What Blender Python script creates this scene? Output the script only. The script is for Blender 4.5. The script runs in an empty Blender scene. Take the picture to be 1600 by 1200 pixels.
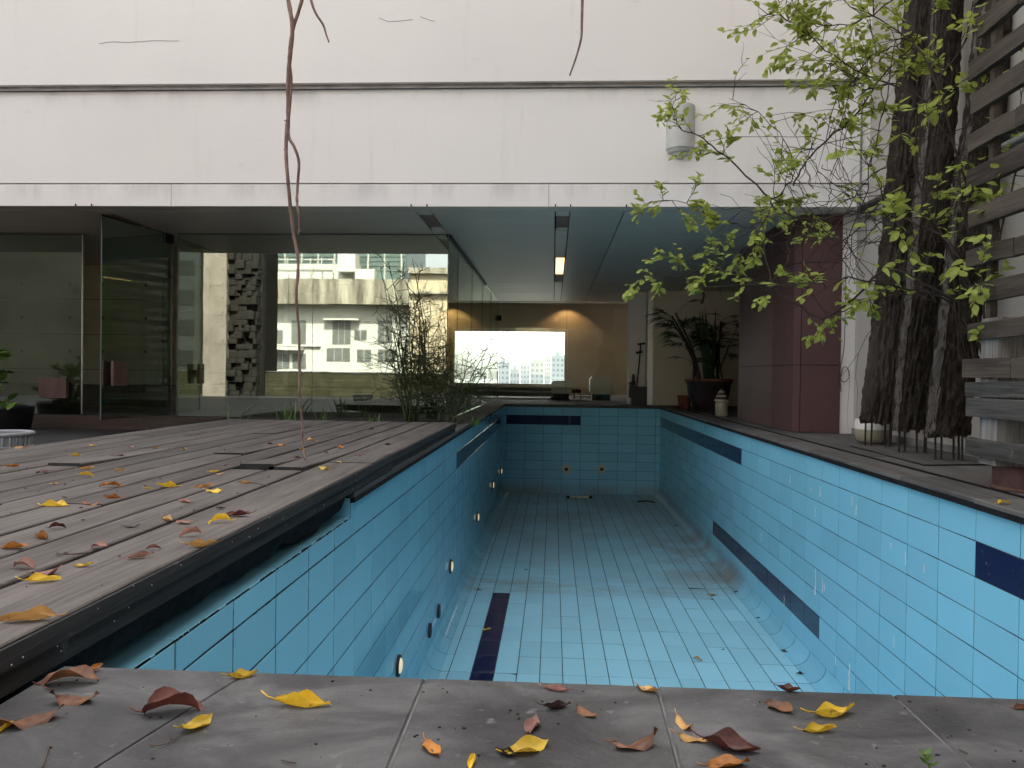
import bpy, math, random
from mathutils import Vector, Matrix, Euler, noise as mnoise

R = math.radians
rnd = random.Random(7)
sc = bpy.context.scene
col = sc.collection

# ------------------------------------------------------------------ camera
FPX = 1200.0                      # focal length in pixels of the 1600 px wide photograph
YAW, PITCH, ROLL = math.atan(64 / 1200), 14.8 / 1200, 0.013
CAM = Vector((0, 0, .63))
CROT = Matrix.Rotation(YAW, 3, 'Z') @ Matrix.Rotation(math.pi / 2 - PITCH, 3, 'X') @ Matrix.Rotation(ROLL, 3, 'Z')
cd = bpy.data.cameras.new('camera')
cam = bpy.data.objects.new('camera', cd)
col.objects.link(cam)
cam.matrix_world = Matrix.Translation(CAM) @ CROT.to_4x4()
cd.sensor_width = 36
cd.lens = 36 * FPX / 1600
cd.clip_start = .02
cd.clip_end = 6000
sc.camera = cam

# ------------------------------------------------------------------ sky, sun, exposure
SUN_EL, SUN_AZ = R(50), R(14)     # the sun stands behind the white building
w = bpy.data.worlds.new('World')
sc.world = w
w.use_nodes = True
nt = w.node_tree
nt.nodes.clear()
sky = nt.nodes.new('ShaderNodeTexSky')
sky.sky_type = 'NISHITA'
sky.sun_disc = False
sky.sun_elevation = SUN_EL
sky.sun_rotation = SUN_AZ
sky.air_density = 1.0
sky.dust_density = 4.5
sky.ozone_density = 1.0
bg = nt.nodes.new('ShaderNodeBackground')
bg.inputs[1].default_value = .14
wo = nt.nodes.new('ShaderNodeOutputWorld')
hs = nt.nodes.new('ShaderNodeHueSaturation')       # hazy, nearly white sky
hs.inputs['Saturation'].default_value = .22
nt.links.new(sky.outputs[0], hs.inputs['Color'])
wt = nt.nodes.new('ShaderNodeMix'); wt.data_type = 'RGBA'; wt.blend_type = 'MULTIPLY'
wt.inputs[0].default_value = 1; wt.inputs[7].default_value = (1.0, .967, .945, 1)
nt.links.new(hs.outputs[0], wt.inputs[6])
nt.links.new(wt.outputs[2], bg.inputs[0])
nt.links.new(bg.outputs[0], wo.inputs[0])
sl = bpy.data.lights.new('sun', 'SUN')
sl.energy = 4.5
sl.angle = R(.6)
sl.color = (1, .95, .86)
so = bpy.data.objects.new('sun', sl)
col.objects.link(so)
sd = Vector((math.sin(SUN_AZ) * math.cos(SUN_EL), math.cos(SUN_AZ) * math.cos(SUN_EL), math.sin(SUN_EL)))
so.rotation_euler = sd.to_track_quat('Z', 'Y').to_euler()
so.location = (0, 0, 40)
vs = sc.view_settings
sc.display_settings.display_device = 'sRGB'
vs.view_transform = 'Standard'
vs.look = 'None'
vs.use_curve_mapping = False
vs.gamma = 1
vs.exposure = 2.68
cy = sc.cycles
cy.max_bounces = 10
cy.diffuse_bounces = 5
cy.glossy_bounces = 5
cy.transparent_max_bounces = 20
cy.transmission_bounces = 6
cy.use_denoising = True
cy.sample_clamp_indirect = 6
cy.caustics_reflective = False
cy.caustics_refractive = False

# ------------------------------------------------------------------ measuring helpers (photograph pixels -> places)
def ray(px, py):
    return (CROT @ Vector(((px - 800) / FPX, (600 - py) / FPX, -1)))
def at_z(px, py, z):
    d = ray(px, py); return CAM + d * ((z - CAM.z) / d.z)
def at_x(px, py, x):
    d = ray(px, py); return CAM + d * (x / d.x)
def at_y(px, py, y):
    d = ray(px, py); return CAM + d * (y / d.y)
def project(p):
    q = CROT.transposed() @ (Vector(p) - CAM)
    if q.z > -.01: return None
    return 800 + FPX * q.x / -q.z, 600 - FPX * q.y / -q.z

# ------------------------------------------------------------------ mesh helpers
class MB:
    def __init__(s): s.v, s.f, s.sm = [], [], False
    def add(s, vs_, fs):
        b = len(s.v)
        s.v += [tuple(p) for p in vs_]
        s.f += [tuple(i + b for i in f) for f in fs]
        return s
    def box(s, x0, x1, y0, y1, z0, z1):
        return s.add([(x0,y0,z0),(x1,y0,z0),(x1,y1,z0),(x0,y1,z0),(x0,y0,z1),(x1,y0,z1),(x1,y1,z1),(x0,y1,z1)],
                     [(0,3,2,1),(4,5,6,7),(0,1,5,4),(1,2,6,5),(2,3,7,6),(3,0,4,7)])
    def cbox(s, x0, x1, y0, y1, z0, z1, c=.004):
        """box whose top edges are chamfered"""
        return s.add([(x0,y0,z0),(x1,y0,z0),(x1,y1,z0),(x0,y1,z0),
                      (x0,y0,z1-c),(x1,y0,z1-c),(x1,y1,z1-c),(x0,y1,z1-c),
                      (x0+c,y0+c,z1),(x1-c,y0+c,z1),(x1-c,y1-c,z1),(x0+c,y1-c,z1)],
                     [(0,3,2,1),(0,1,5,4),(1,2,6,5),(2,3,7,6),(3,0,4,7),
                      (4,5,9,8),(5,6,10,9),(6,7,11,10),(7,4,8,11),(8,9,10,11)])
    def tube(s, pts, rad, n=6, cap=True):
        pts = [Vector(p) for p in pts]
        if not hasattr(rad, '__len__'): rad = [rad] * len(pts)
        b = len(s.v); a = None
        for i, p in enumerate(pts):
            t = (pts[min(i+1, len(pts)-1)] - pts[max(i-1, 0)])
            t = t.normalized() if t.length > 1e-9 else Vector((0,0,1))
            if a is None: a = t.cross(Vector((.31, .17, .93)))
            a = a - t*a.dot(t)
            if a.length < 1e-4: a = t.orthogonal()
            a.normalize(); c = t.cross(a)
            for k in range(n):
                an = 2*math.pi*k/n
                q = p + a*(math.cos(an)*rad[i]) + c*(math.sin(an)*rad[i])
                s.v.append(tuple(q))
        for i in range(len(pts)-1):
            for k in range(n):
                k2 = (k+1) % n
                s.f.append((b+i*n+k, b+i*n+k2, b+(i+1)*n+k2, b+(i+1)*n+k))
        if cap:
            s.f.append(tuple(b+k for k in range(n))[::-1])
            s.f.append(tuple(b+(len(pts)-1)*n+k for k in range(n)))
        return s
    def lathe(s, prof, n=24, c=(0,0,0), a0=0, a1=2*math.pi):
        full = abs(a1-a0-2*math.pi) < 1e-6
        m = n if full else n+1
        b = len(s.v)
        for (r, z) in prof:
            for k in range(m):
                a = a0+(a1-a0)*k/n
                s.v.append((c[0]+r*math.cos(a), c[1]+r*math.sin(a), c[2]+z))
        for i in range(len(prof)-1):
            for k in range(n):
                k2 = (k+1) % m
                s.f.append((b+i*m+k, b+i*m+k2, b+(i+1)*m+k2, b+(i+1)*m+k))
        return s
    def prism(s, poly, z0, z1):
        n = len(poly); b = len(s.v)
        s.v += [(x,y,z0) for x,y in poly] + [(x,y,z1) for x,y in poly]
        s.f += [tuple(b+i for i in range(n))[::-1], tuple(b+n+i for i in range(n))]
        s.f += [(b+i, b+(i+1)%n, b+n+(i+1)%n, b+n+i) for i in range(n)]
        return s
    def xform(s, M):
        s.v = [tuple(M @ Vector(p)) for p in s.v]; return s
    def mesh(s, name, mat, smooth=False):
        me = bpy.data.meshes.new(name)
        me.from_pydata(s.v, [], s.f); me.update()
        if mat: me.materials.append(mat)
        if smooth: me.polygons.foreach_set('use_smooth', [True]*len(me.polygons))
        return me
    def build(s, name, mat, parent=None, smooth=False, loc=None, rot=None):
        return link(name, s.mesh(name, mat, smooth), parent, loc, rot)

def link(name, me, parent=None, loc=None, rot=None):
    o = bpy.data.objects.new(name, me)
    col.objects.link(o)
    if parent is not None: o.parent = parent
    if loc is not None: o.location = loc
    if rot is not None: o.rotation_euler = rot
    return o
def tag(o, label=None, cat=None, group=None, kind=None):
    if label: o['label'] = label
    if cat: o['category'] = cat
    if group: o['group'] = group
    if kind: o['kind'] = kind
    return o
def thing(name, label, cat, loc=(0,0,0), rz=0, group=None):
    o = bpy.data.objects.new(name, None)
    o.empty_display_size = .1
    col.objects.link(o)
    o.location = loc; o.rotation_euler = (0,0,rz)
    return tag(o, label, cat, group)
def struct(o, label=None): return tag(o, label, None, None, 'structure')
def smoothline(pts, k=5):
    pts = [Vector(p) for p in pts]
    out = []
    for i in range(len(pts)-1):
        p0, p1, p2, p3 = pts[max(i-1,0)], pts[i], pts[i+1], pts[min(i+2,len(pts)-1)]
        for j in range(k):
            t = j/k
            out.append(.5*((2*p1)+(p2-p0)*t+(2*p0-5*p1+4*p2-p3)*t*t+(3*p1-p0-3*p2+p3)*t**3))
    out.append(pts[-1]); return out

# ------------------------------------------------------------------ materials
class NT:
    def __init__(s, name):
        s.m = bpy.data.materials.new(name); s.m.use_nodes = True
        s.t = s.m.node_tree; s.n = s.t.nodes; s.n.clear()
        s.out = s.n.new('ShaderNodeOutputMaterial')
    def l(s, a, b): s.t.links.new(a, b)
    def put(s, sock, v):
        if v is None: return
        if isinstance(v, bpy.types.NodeSocket): s.l(v, sock)
        elif isinstance(v, (tuple, list)) and len(v) == 3 and sock.type == 'RGBA': sock.default_value = (*v, 1)
        else: sock.default_value = v
    def pos(s): return s.n.new('ShaderNodeNewGeometry').outputs['Position']
    def obj(s): return s.n.new('ShaderNodeTexCoord').outputs['Object']
    def rand(s): return s.n.new('ShaderNodeObjectInfo').outputs['Random']
    def vscale(s, v, k, off=None):
        n = s.n.new('ShaderNodeMapping'); s.l(v, n.inputs[0]); n.inputs['Scale'].default_value = k
        if off is not None:
            c = s.n.new('ShaderNodeCombineXYZ')
            mu = s.math('MULTIPLY', off, 37.0)
            for i in range(3): s.l(mu, c.inputs[i])
            s.l(c.outputs[0], n.inputs['Location'])
        return n.outputs[0]
    def noise(s, v, scale=5, detail=4, rough=.55, dist=0):
        n = s.n.new('ShaderNodeTexNoise'); s.l(v, n.inputs['Vector'])
        n.inputs['Scale'].default_value = scale; n.inputs['Detail'].default_value = detail
        n.inputs['Roughness'].default_value = rough; n.inputs['Distortion'].default_value = dist
        return n.outputs[0]
    def voro(s, v, scale=5, feature='F1'):
        n = s.n.new('ShaderNodeTexVoronoi'); s.l(v, n.inputs['Vector']); n.feature = feature
        n.inputs['Scale'].default_value = scale
        return n.outputs['Distance']
    def ramp(s, f, stops):
        n = s.n.new('ShaderNodeValToRGB'); s.l(f, n.inputs[0])
        e = n.color_ramp.elements
        while len(e) < len(stops): e.new(.5)
        for el, (p, c) in zip(e, stops):
            el.position = p
            el.color = (*c, 1) if isinstance(c, (tuple, list)) else (c, c, c, 1)
        return n.outputs[0]
    def mix(s, f, a, b, mode='MIX'):
        n = s.n.new('ShaderNodeMix'); n.data_type = 'RGBA'; n.blend_type = mode
        s.put(n.inputs[0], f); s.put(n.inputs[6], a); s.put(n.inputs[7], b)
        return n.outputs[2]
    def math(s, op, a, b=None, c=None, clamp=False):
        n = s.n.new('ShaderNodeMath'); n.operation = op; n.use_clamp = clamp
        s.put(n.inputs[0], a)
        if b is not None: s.put(n.inputs[1], b)
        if c is not None: s.put(n.inputs[2], c)
        return n.outputs[0]
    def sep(s, v):
        n = s.n.new('ShaderNodeSeparateXYZ'); s.l(v, n.inputs[0]); return n.outputs
    def maprange(s, v, a, b, c=0, d=1):
        n = s.n.new('ShaderNodeMapRange'); n.interpolation_type = 'SMOOTHSTEP'; s.l(v, n.inputs[0])
        for i, q in enumerate((a, b, c, d)): n.inputs[i+1].default_value = q
        return n.outputs[0]
    def bump(s, h, strength=.3, dist=.01):
        n = s.n.new('ShaderNodeBump'); s.l(h, n.inputs['Height'])
        n.inputs['Strength'].default_value = strength; n.inputs['Distance'].default_value = dist
        return n.outputs[0]
    def bsdf(s, colr, rough=.6, nrm=None, spec=.5, metal=0, **kw):
        p = s.n.new('ShaderNodeBsdfPrincipled')
        s.put(p.inputs['Base Color'], colr); s.put(p.inputs['Roughness'], rough)
        p.inputs['Specular IOR Level'].default_value = spec
        p.inputs['Metallic'].default_value = metal
        if nrm is not None: s.l(nrm, p.inputs['Normal'])
        for k, v in kw.items(): s.put(p.inputs[k.replace('_', ' ')], v)
        s.l(p.outputs[0], s.out.inputs[0])
        return p

def simple(name, c, rough=.6, spec=.4, metal=0, var=.18, scale=9, bump=.15, world=False, dist=.004):
    """a colour with a little uneven grain and relief"""
    t = NT(name)
    v = t.pos() if world else t.obj()
    n1 = t.noise(v, scale, 6, .6)
    lo = tuple(x*(1-var) for x in c); hi = tuple(min(1, x*(1+var)) for x in c)
    cc = t.ramp(n1, [(.3, lo), (.7, hi)])
    t.bsdf(cc, rough, t.bump(t.noise(v, scale*7, 4, .6), bump, dist), spec, metal)
    return t.m

def m_tile(name, base, dirty=True, r0=.06):
    t = NT(name); p = t.pos(); r = t.rand(); xyz = t.sep(p)
    k = t.math('MULTIPLY_ADD', r, .13, .93)
    c = t.mix(1.0, base, k, 'MULTIPLY')
    blot = t.noise(p, .9, 5, .6)
    c = t.mix(t.maprange(blot, .45, .75, 0, .14), c, tuple(min(1, x*1.25+.03) for x in base))
    run = t.noise(t.vscale(p, (3.2, 3.2, .35)), 2.2, 6, .65)          # lime runs down the walls
    c = t.mix(t.maprange(run, .60, .80, 0, .20), c, (.52, .60, .60))
    gr = t.noise(p, 5.5, 7, .7)
    c = t.mix(t.maprange(gr, .58, .78, 0, .12), c, (.10, .22, .25))
    speck = t.noise(p, 42, 3, .6)
    c = t.mix(t.maprange(speck, .68, .74, 0, .45), c, (.35, .33, .28))
    if dirty:                                                       # silt dried on the pool floor; far end also toned for shade
        sx = t.maprange(xyz[0], .9, 2.1); sy = t.maprange(xyz[1], 8.6, 9.6); se = t.maprange(xyz[1], 15.5, 11.0)
        low = t.maprange(xyz[2], -1.6, -1.85)
        sil = t.math('MULTIPLY', t.math('MULTIPLY', sx, sy), t.math('MULTIPLY', se, low))
        sil = t.math('MULTIPLY', sil, t.maprange(t.noise(p, 1.7, 6, .65), .32, .62))
        band = t.math('MULTIPLY', t.maprange(t.math('ABSOLUTE', t.math('SUBTRACT', xyz[1], 9.3)), .75, .1), t.maprange(t.noise(t.vscale(p, (1,3,1)), 1.3, 6, .65), .4, .7))
        band = t.math('MULTIPLY', band, t.math('MULTIPLY', low, .55))
        far = t.math('MULTIPLY', t.math('MULTIPLY', t.maprange(xyz[1], 9.0, 13.5, 0, .55), low), t.maprange(t.noise(p, .8, 5, .6), .25, .6))  # far silt, also putting the soffit's shade into the floor colour
        a = t.math('MAXIMUM', t.math('MAXIMUM', t.math('MULTIPLY', sil, .8), band), far)
        c = t.mix(a, c, (.23, .20, .165))
    h = t.noise(p, 16, 3, .5)
    t.bsdf(c, t.math('MULTIPLY_ADD', gr, .12, r0), t.bump(h, .035, .004), .5)
    return t.m

M = {}
M['tile'] = m_tile('glazed_blue_tile', (.225, .550, .710))
M['floortile'] = m_tile('dusty_blue_tile', (.305, .620, .750), True, .33)
M['navy'] = m_tile('glazed_navy_tile', (.010, .015, .060), False)
M['grout'] = simple('tile_grout', (.030, .042, .046), .9, .2, 0, .4, 6, .2, True)
M['lime'] = simple('white_lime_scale', (.7, .7, .68), .9, .2, 0, .1, 20)

def m_slate():
    t = NT('grey_slate'); p = t.pos(); r = t.rand()
    pw = t.vscale(p, (1, 1.6, 1))
    n1 = t.noise(pw, 2.6, 8, .62, .6); n2 = t.noise(p, 22, 6, .65)
    c = t.ramp(n1, [(.36, (.023,.023,.0232)), (.5, (.051,.0505,.0505)), (.64, (.106,.104,.103))])
    c = t.mix(1.0, c, t.math('MULTIPLY_ADD', r, .22, .89), 'MULTIPLY')
    c = t.mix(t.maprange(n2, .60, .72, 0, .5), c, (.21,.205,.195))
    st = t.noise(p, 1.1, 5, .6)
    c = t.mix(t.maprange(st, .55, .7, 0, .35), c, (.075,.066,.058))
    scr = t.noise(t.vscale(p, (9, 2.5, 2)), 6, 6, .7)
    c = t.mix(t.maprange(scr, .66, .74, 0, .5), c, (.27,.26,.25))
    fl = t.noise(pw, 5, 9, .68, 1.2)
    h = t.math('ADD', t.math('MULTIPLY', fl, 1.0), t.math('MULTIPLY', n2, .25))
    t.bsdf(c, t.math('MULTIPLY_ADD', n2, .3, .48), t.bump(h, .55, .012), .35)
    return t.m
M['slate'] = m_slate()
M['joint'] = simple('pale_mortar', (.12, .117, .113), .95, .1, 0, .3, 14)

def m_wood(name, dark, mid, light, along='Y', gloss=.75, stain=.4):
    t = NT(name); p = t.pos(); r = t.rand()
    k = {'Y': (34, 1.5, 34), 'X': (1.5, 34, 34), 'Z': (34, 34, 1.5)}[along]
    k2 = {'Y': (7, .6, 7), 'X': (.6, 7, 7), 'Z': (7, 7, .6)}[along]
    g = t.noise(t.vscale(p, k, r), 1.6, 8, .68, .5)
    b = t.noise(t.vscale(p, k2, r), 1.3, 5, .6)
    c = t.ramp(g, [(.28, dark), (.5, mid), (.74, light)])
    c = t.mix(t.maprange(b, .38, .68, 0, .55), c, light)
    c = t.mix(1.0, c, t.math('MULTIPLY_ADD', r, .42, .80), 'MULTIPLY')
    s_ = t.noise(p, 1.6, 6, .6)
    c = t.mix(t.maprange(s_, .52, .72, 0, stain), c, tuple(x*.55 for x in mid))
    lich = t.noise(p, 9, 7, .7)
    c = t.mix(t.maprange(lich, .62, .76, 0, .4), c, (.30,.27,.24))
    h = t.math('ADD', g, t.math('MULTIPLY', lich, .3))
    t.bsdf(c, gloss, t.bump(h, .45, .006), .3)
    return t.m
M['deck'] = m_wood('weathered_decking', (.027,.0235,.021), (.070,.061,.055), (.130,.116,.106))
M['slat'] = m_wood('weathered_slat', (.014,.0105,.0085), (.042,.032,.025), (.098,.077,.061))
M['old_slat'] = m_wood('old_flaking_slat', (.012,.012,.012), (.035,.033,.030), (.105,.098,.090), 'Y', .85, .7)
M['paintpost'] = m_wood('flaking_white_post', (.03,.028,.026), (.17,.16,.15), (.30,.29,.27), 'Z', .8, .5)
M['fascia'] = m_wood('black_stained_timber', (.012,.0115,.011), (.024,.0235,.023), (.048,.046,.044), 'Y', .9, .2)
M['rot'] = simple('rotten_black_timber', (.012, .012, .013), .95, .2, 0, .5, 12, .8, True, .02)

def m_white(name, c, amount=.5, rough=.75):
    t = NT(name); p = t.pos(); xyz = t.sep(p)
    big = t.noise(p, .45, 5, .55)
    cc = t.ramp(big, [(.3, tuple(x*.93 for x in c)), (.7, c)])
    warm = t.noise(p, .8, 3, .5)
    cc = t.mix(t.maprange(warm, .5, .7, 0, .22), cc, (c[0], c[1]*.955, c[2]*.92))
    run = t.noise(t.vscale(p, (2.2, 2.2, .22)), 2.0, 7, .65)
    cc = t.mix(t.maprange(run, .56, .78, 0, .34*amount), cc, (.42,.39,.37))
    gr = t.noise(t.vscale(p, (1, 1, 2.2)), 3.0, 7, .68)
    cc = t.mix(t.maprange(gr, .60, .78, 0, .32*amount), cc, (.36,.34,.33))
    sp = t.noise(p, 35, 3, .6)
    cc = t.mix(t.maprange(sp, .70, .76, 0, .3*amount), cc, (.4,.37,.34))
    # rain dirt gathered under each groove of the wall
    g = None
    for z0 in (2.77, 3.86):
        d = t.math('SUBTRACT', z0, xyz[2])
        q = t.math('MULTIPLY', t.maprange(d, .28, .0), t.math('GREATER_THAN', d, 0))
        g = q if g is None else t.math('MAXIMUM', g, q)
    g = t.math('MULTIPLY', g, t.maprange(t.noise(t.vscale(p, (1.6,1.6,.4)), 1.5, 6, .65), .42, .75, 0, .55*amount))
    cc = t.mix(g, cc, (.30,.28,.27))
    t.bsdf(cc, rough, t.bump(t.noise(p, 60, 4, .6), .10, .003), .3)
    return t.m
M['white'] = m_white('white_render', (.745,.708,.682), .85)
M['pierwhite'] = m_white('lit_white_paint', (.80,.77,.74), .3)  # lighter than the facade white; the pier's room light is in the colour
M['cream'] = m_white('shaded_cream_plaster', (.37,.34,.30), 1.2)  # plaster darkened in the colour for the shade on this wall
M['beige'] = m_white('beige_paint', (.60,.53,.43), .5)
M['groove'] = simple('grey_groove', (.20,.19,.18), .9, .2, 0, .35, 5, .3, True)
M['crack'] = simple('hairline_crack', (.30,.28,.26), .95, .1)

def m_soffit():
    t = NT('brushed_grey_panel'); p = t.pos(); r = t.rand()
    n1 = t.noise(t.vscale(p, (.5, 2.2, 1)), 1.6, 6, .6)
    c = t.ramp(n1, [(.3, (.72,.61,.53)), (.7, (.80,.69,.60))])
    c = t.mix(1.0, c, t.math('MULTIPLY_ADD', r, .14, .93), 'MULTIPLY')
    t.bsdf(c, t.math('MULTIPLY_ADD', n1, .2, .34), t.bump(t.noise(p, 1.3, 3, .5), .05, .02), .4, 0)
    return t.m
M['soffit'] = m_soffit()
M['seam'] = simple('black_seam', (.012,.012,.012), .9, .1)

def m_maroon():
    t = NT('maroon_panel'); p = t.pos()
    n1 = t.noise(p, 1.2, 5, .6)
    c = t.ramp(n1, [(.3, (.070,.034,.035)), (.7, (.084,.042,.042))])
    sp = t.noise(t.vscale(p, (3,3,.5)), 3, 6, .7)
    c = t.mix(t.maprange(sp, .58, .78, 0, .25), c, (.19,.12,.11))
    t.bsdf(c, .55, t.bump(t.noise(p, 4, 3, .5), .05, .01), .2)
    return t.m
M['maroon'] = m_maroon()
M['concrete'] = simple('board_concrete', (.21,.18,.15), .85, .2, 0, .22, 2.2, .25, True)
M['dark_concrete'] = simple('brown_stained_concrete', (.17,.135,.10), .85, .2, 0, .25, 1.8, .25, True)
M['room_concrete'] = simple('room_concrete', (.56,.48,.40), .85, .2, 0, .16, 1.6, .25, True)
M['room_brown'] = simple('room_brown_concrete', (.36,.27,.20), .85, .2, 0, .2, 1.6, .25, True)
M['hole'] = simple('tie_hole', (.03,.028,.025), .9, .1)
M['darkwood'] = m_wood('dark_cabinet_wood', (.020,.012,.010), (.040,.025,.020), (.065,.042,.034), 'X', .45, .2)
M['pullwood'] = m_wood('red_brown_wood', (.055,.028,.022), (.105,.055,.044), (.150,.085,.070), 'Z', .5, .2)
M['floor_in'] = simple('interior_stone_floor', (.055,.05,.046), .8, .5, 0, .2, 3, .05, True)
M['paving'] = m_wood('worn_grey_paving', (.046,.042,.038), (.082,.075,.070), (.128,.119,.111), 'Y', .8, .5)
M['steel'] = simple('brushed_steel', (.50,.50,.49), .35, .5, .9, .1, 12)
M['darksteel'] = simple('dark_steel', (.035,.033,.032), .55, .4, .5, .2, 12)
M['rust'] = simple('rusty_steel', (.055,.026,.023), .75, .3, .1, .45, 9, .4)
M['rustrim'] = simple('rust_flakes', (.085,.050,.035), .95, .2, 0, .5, 30, .8)
M['lens'] = simple('cream_lamp_lens', (.80,.76,.60), .2, .5, 0, .05, 5, 0)
t = NT('lit_pool_lamp_lens'); b_ = t.bsdf((.80,.74,.55), .25); b_.inputs['Emission Color'].default_value = (1,.80,.45,1); b_.inputs['Emission Strength'].default_value = .08
M['poollamp'] = t.m
M['black'] = simple('black_plastic', (.012,.012,.013), .45, .4, 0, .2, 10)
M['inlet'] = simple('white_abs_inlet', (.55,.53,.42), .45, .4, 0, .15, 12)
M['ceramic'] = simple('white_ceramic', (.66,.64,.58), .35, .5, 0, .1, 8)
M['ceramic_dark'] = simple('tan_ceramic_glaze', (.33,.29,.21), .35, .5, 0, .2, 8)
M['lampbody'] = simple('pale_grey_lamp_paint', (.44,.435,.41), .5, .4, 0, .12, 6)
M['greyplastic'] = simple('grey_plastic', (.23,.24,.25), .4, .4, 0, .12, 12)
M['claypot'] = simple('dark_glazed_pot', (.035,.022,.022), .35, .5, 0, .3, 6)
M['terracotta'] = simple('terracotta', (.20,.075,.05), .8, .2, 0, .2, 10)
M['soil'] = simple('dark_soil', (.03,.024,.018), .95, .1, 0, .4, 20, .8)
M['pipe'] = simple('pale_pipe', (.45,.44,.41), .5, .4, 0, .15, 9)
M['lagging'] = simple('dark_pipe_lagging', (.055,.052,.05), .85, .2, 0, .25, 9)
M['whitebox'] = simple('white_laminate', (.72,.71,.66), .4, .4, 0, .05, 5)
M['sofa'] = simple('grey_upholstery', (.30,.29,.29), .9, .1, 0, .15, 12)
M['cable'] = simple('black_cable', (.03,.028,.026), .7, .2)

def m_glass(name, r0, tint, ex=4.5):
    t = NT(name)
    lw = t.n.new('ShaderNodeLayerWeight'); lw.inputs[0].default_value = .5
    f = t.math('MULTIPLY_ADD', t.math('POWER', lw.outputs['Facing'], ex), 1-r0, r0, True)
    tr = t.n.new('ShaderNodeBsdfTransparent'); tr.inputs[0].default_value = (*tint, 1)
    g = t.n.new('ShaderNodeBsdfGlossy'); g.inputs['Roughness'].default_value = .0
    g.inputs[0].default_value = (.93, 1, .93, 1)
    b = t.bump(t.noise(t.pos(), .9, 3, .5), .018, .02)
    t.l(b, g.inputs['Normal'])
    mx = t.n.new('ShaderNodeMixShader')
    t.l(f, mx.inputs[0]); t.l(tr.outputs[0], mx.inputs[1]); t.l(g.outputs[0], mx.inputs[2])
    t.l(mx.outputs[0], t.out.inputs[0])
    return t.m
M['glass'] = m_glass('reflective_green_glass', .20, (.74,.79,.74))
M['sideglass'] = m_glass('pale_green_glass', .04, (.92,.955,.92), 7.0)
M['clear'] = m_glass('clear_glass', .025, (.95,.97,.955), 5.5)
M['glass_edge'] = simple('green_glass_edge', (.06,.085,.07), .3, .5)

def m_bark(name, dark, mid, light):
    t = NT(name); p = t.pos()
    v = t.vscale(p, (7, 7, 2.6))
    n1 = t.noise(v, 4.5, 8, .7, .7)
    c = t.ramp(n1, [(.3, dark), (.52, mid), (.75, light)])
    n2 = t.noise(p, 1.3, 5, .6)
    c = t.mix(t.maprange(n2, .48, .7, 0, .6), c, light)
    h = t.noise(v, 9, 8, .7, .4)
    t.bsdf(c, .9, t.bump(h, 1.0, .035), .12)
    return t.m
M['bark'] = m_bark('fissured_bark', (.010,.0078,.0064), (.050,.039,.031), (.125,.103,.087))
M['sapwood'] = m_bark('bare_sapwood', (.055,.047,.042), (.14,.122,.110), (.24,.215,.195))
M['twig'] = simple('brown_twig', (.085,.060,.046), .85, .2, 0, .35, 14)
M['darktwig'] = simple('dark_twig', (.038,.027,.022), .85, .2, 0, .35, 14)
M['rootlet'] = simple('dry_brown_rootlet', (.21,.135,.115), .85, .2, 0, .4, 25)

def m_leaf(name, c, c2, trans=.45, rough=.5, spots=None):
    t = NT(name); o = t.obj(); r = t.rand()
    n1 = t.noise(t.vscale(o, (1,1,1), r), 17, 6, .65)
    cc = t.mix(t.maprange(n1, .38, .66), c, c2)
    cc = t.mix(1.0, cc, t.math('MULTIPLY_ADD', r, .5, .75), 'MULTIPLY')
    if spots:
        n2 = t.noise(t.vscale(o, (1,1,1), r), 38, 4, .7)
        cc = t.mix(t.maprange(n2, .58, .68, 0, .85), cc, spots)
    p = t.n.new('ShaderNodeBsdfPrincipled'); t.l(cc, p.inputs['Base Color'])
    p.inputs['Roughness'].default_value = rough; p.inputs['Specular IOR Level'].default_value = .35
    t.l(t.bump(t.noise(o, 90, 3, .6), .25, .003), p.inputs['Normal'])
    tr = t.n.new('ShaderNodeBsdfTranslucent'); t.l(cc, tr.inputs[0])
    mx = t.n.new('ShaderNodeMixShader'); mx.inputs[0].default_value = trans
    t.l(p.outputs[0], mx.inputs[1]); t.l(tr.outputs[0], mx.inputs[2]); t.l(mx.outputs[0], t.out.inputs[0])
    return t.m
M['vineleaf'] = m_leaf('light_green_leaf', (.29,.35,.065), (.47,.51,.13), .5)
M['darkleaf'] = m_leaf('dark_green_leaf', (.018,.035,.010), (.035,.060,.016), .25)
M['midleaf'] = m_leaf('fresh_green_leaf', (.085,.16,.03), (.17,.27,.06), .4)
M['pencil'] = m_leaf('green_pencil_stem', (.030,.044,.014), (.060,.080,.026), .1)
FALL = {
 'yellow': m_leaf('fallen_yellow', (.62,.40,.025), (.74,.52,.06), .3, .5, (.36,.16,.03)),
 'tan': m_leaf('fallen_tan', (.40,.21,.06), (.56,.34,.12), .25, .55, (.22,.09,.03)),
 'orange': m_leaf('fallen_orange', (.33,.115,.02), (.50,.21,.04), .25, .5, (.14,.04,.015)),
 'brown': m_leaf('fallen_brown', (.105,.042,.022), (.25,.115,.052), .15, .55, (.07,.028,.018)),
 'pink': m_leaf('fallen_pinkish', (.23,.105,.085), (.34,.18,.14), .2, .55, (.13,.05,.04)),
 'red': m_leaf('fallen_dark_red', (.085,.024,.018), (.16,.050,.036), .15, .5, (.04,.014,.012)),
 'dark': m_leaf('fallen_blackish', (.026,.014,.012), (.050,.028,.024), .1, .6),
}

# ------------------------------------------------------------------ pool dimensions
XL, XR, YN, YF = -1.06, 2.30, 1.57, 16.5
ZT, ZF = -.06, -1.91
PIT, LEN = .194, .398
GAP = .008
COV = .13                                           # radius of the coving at the foot of the walls

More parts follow.
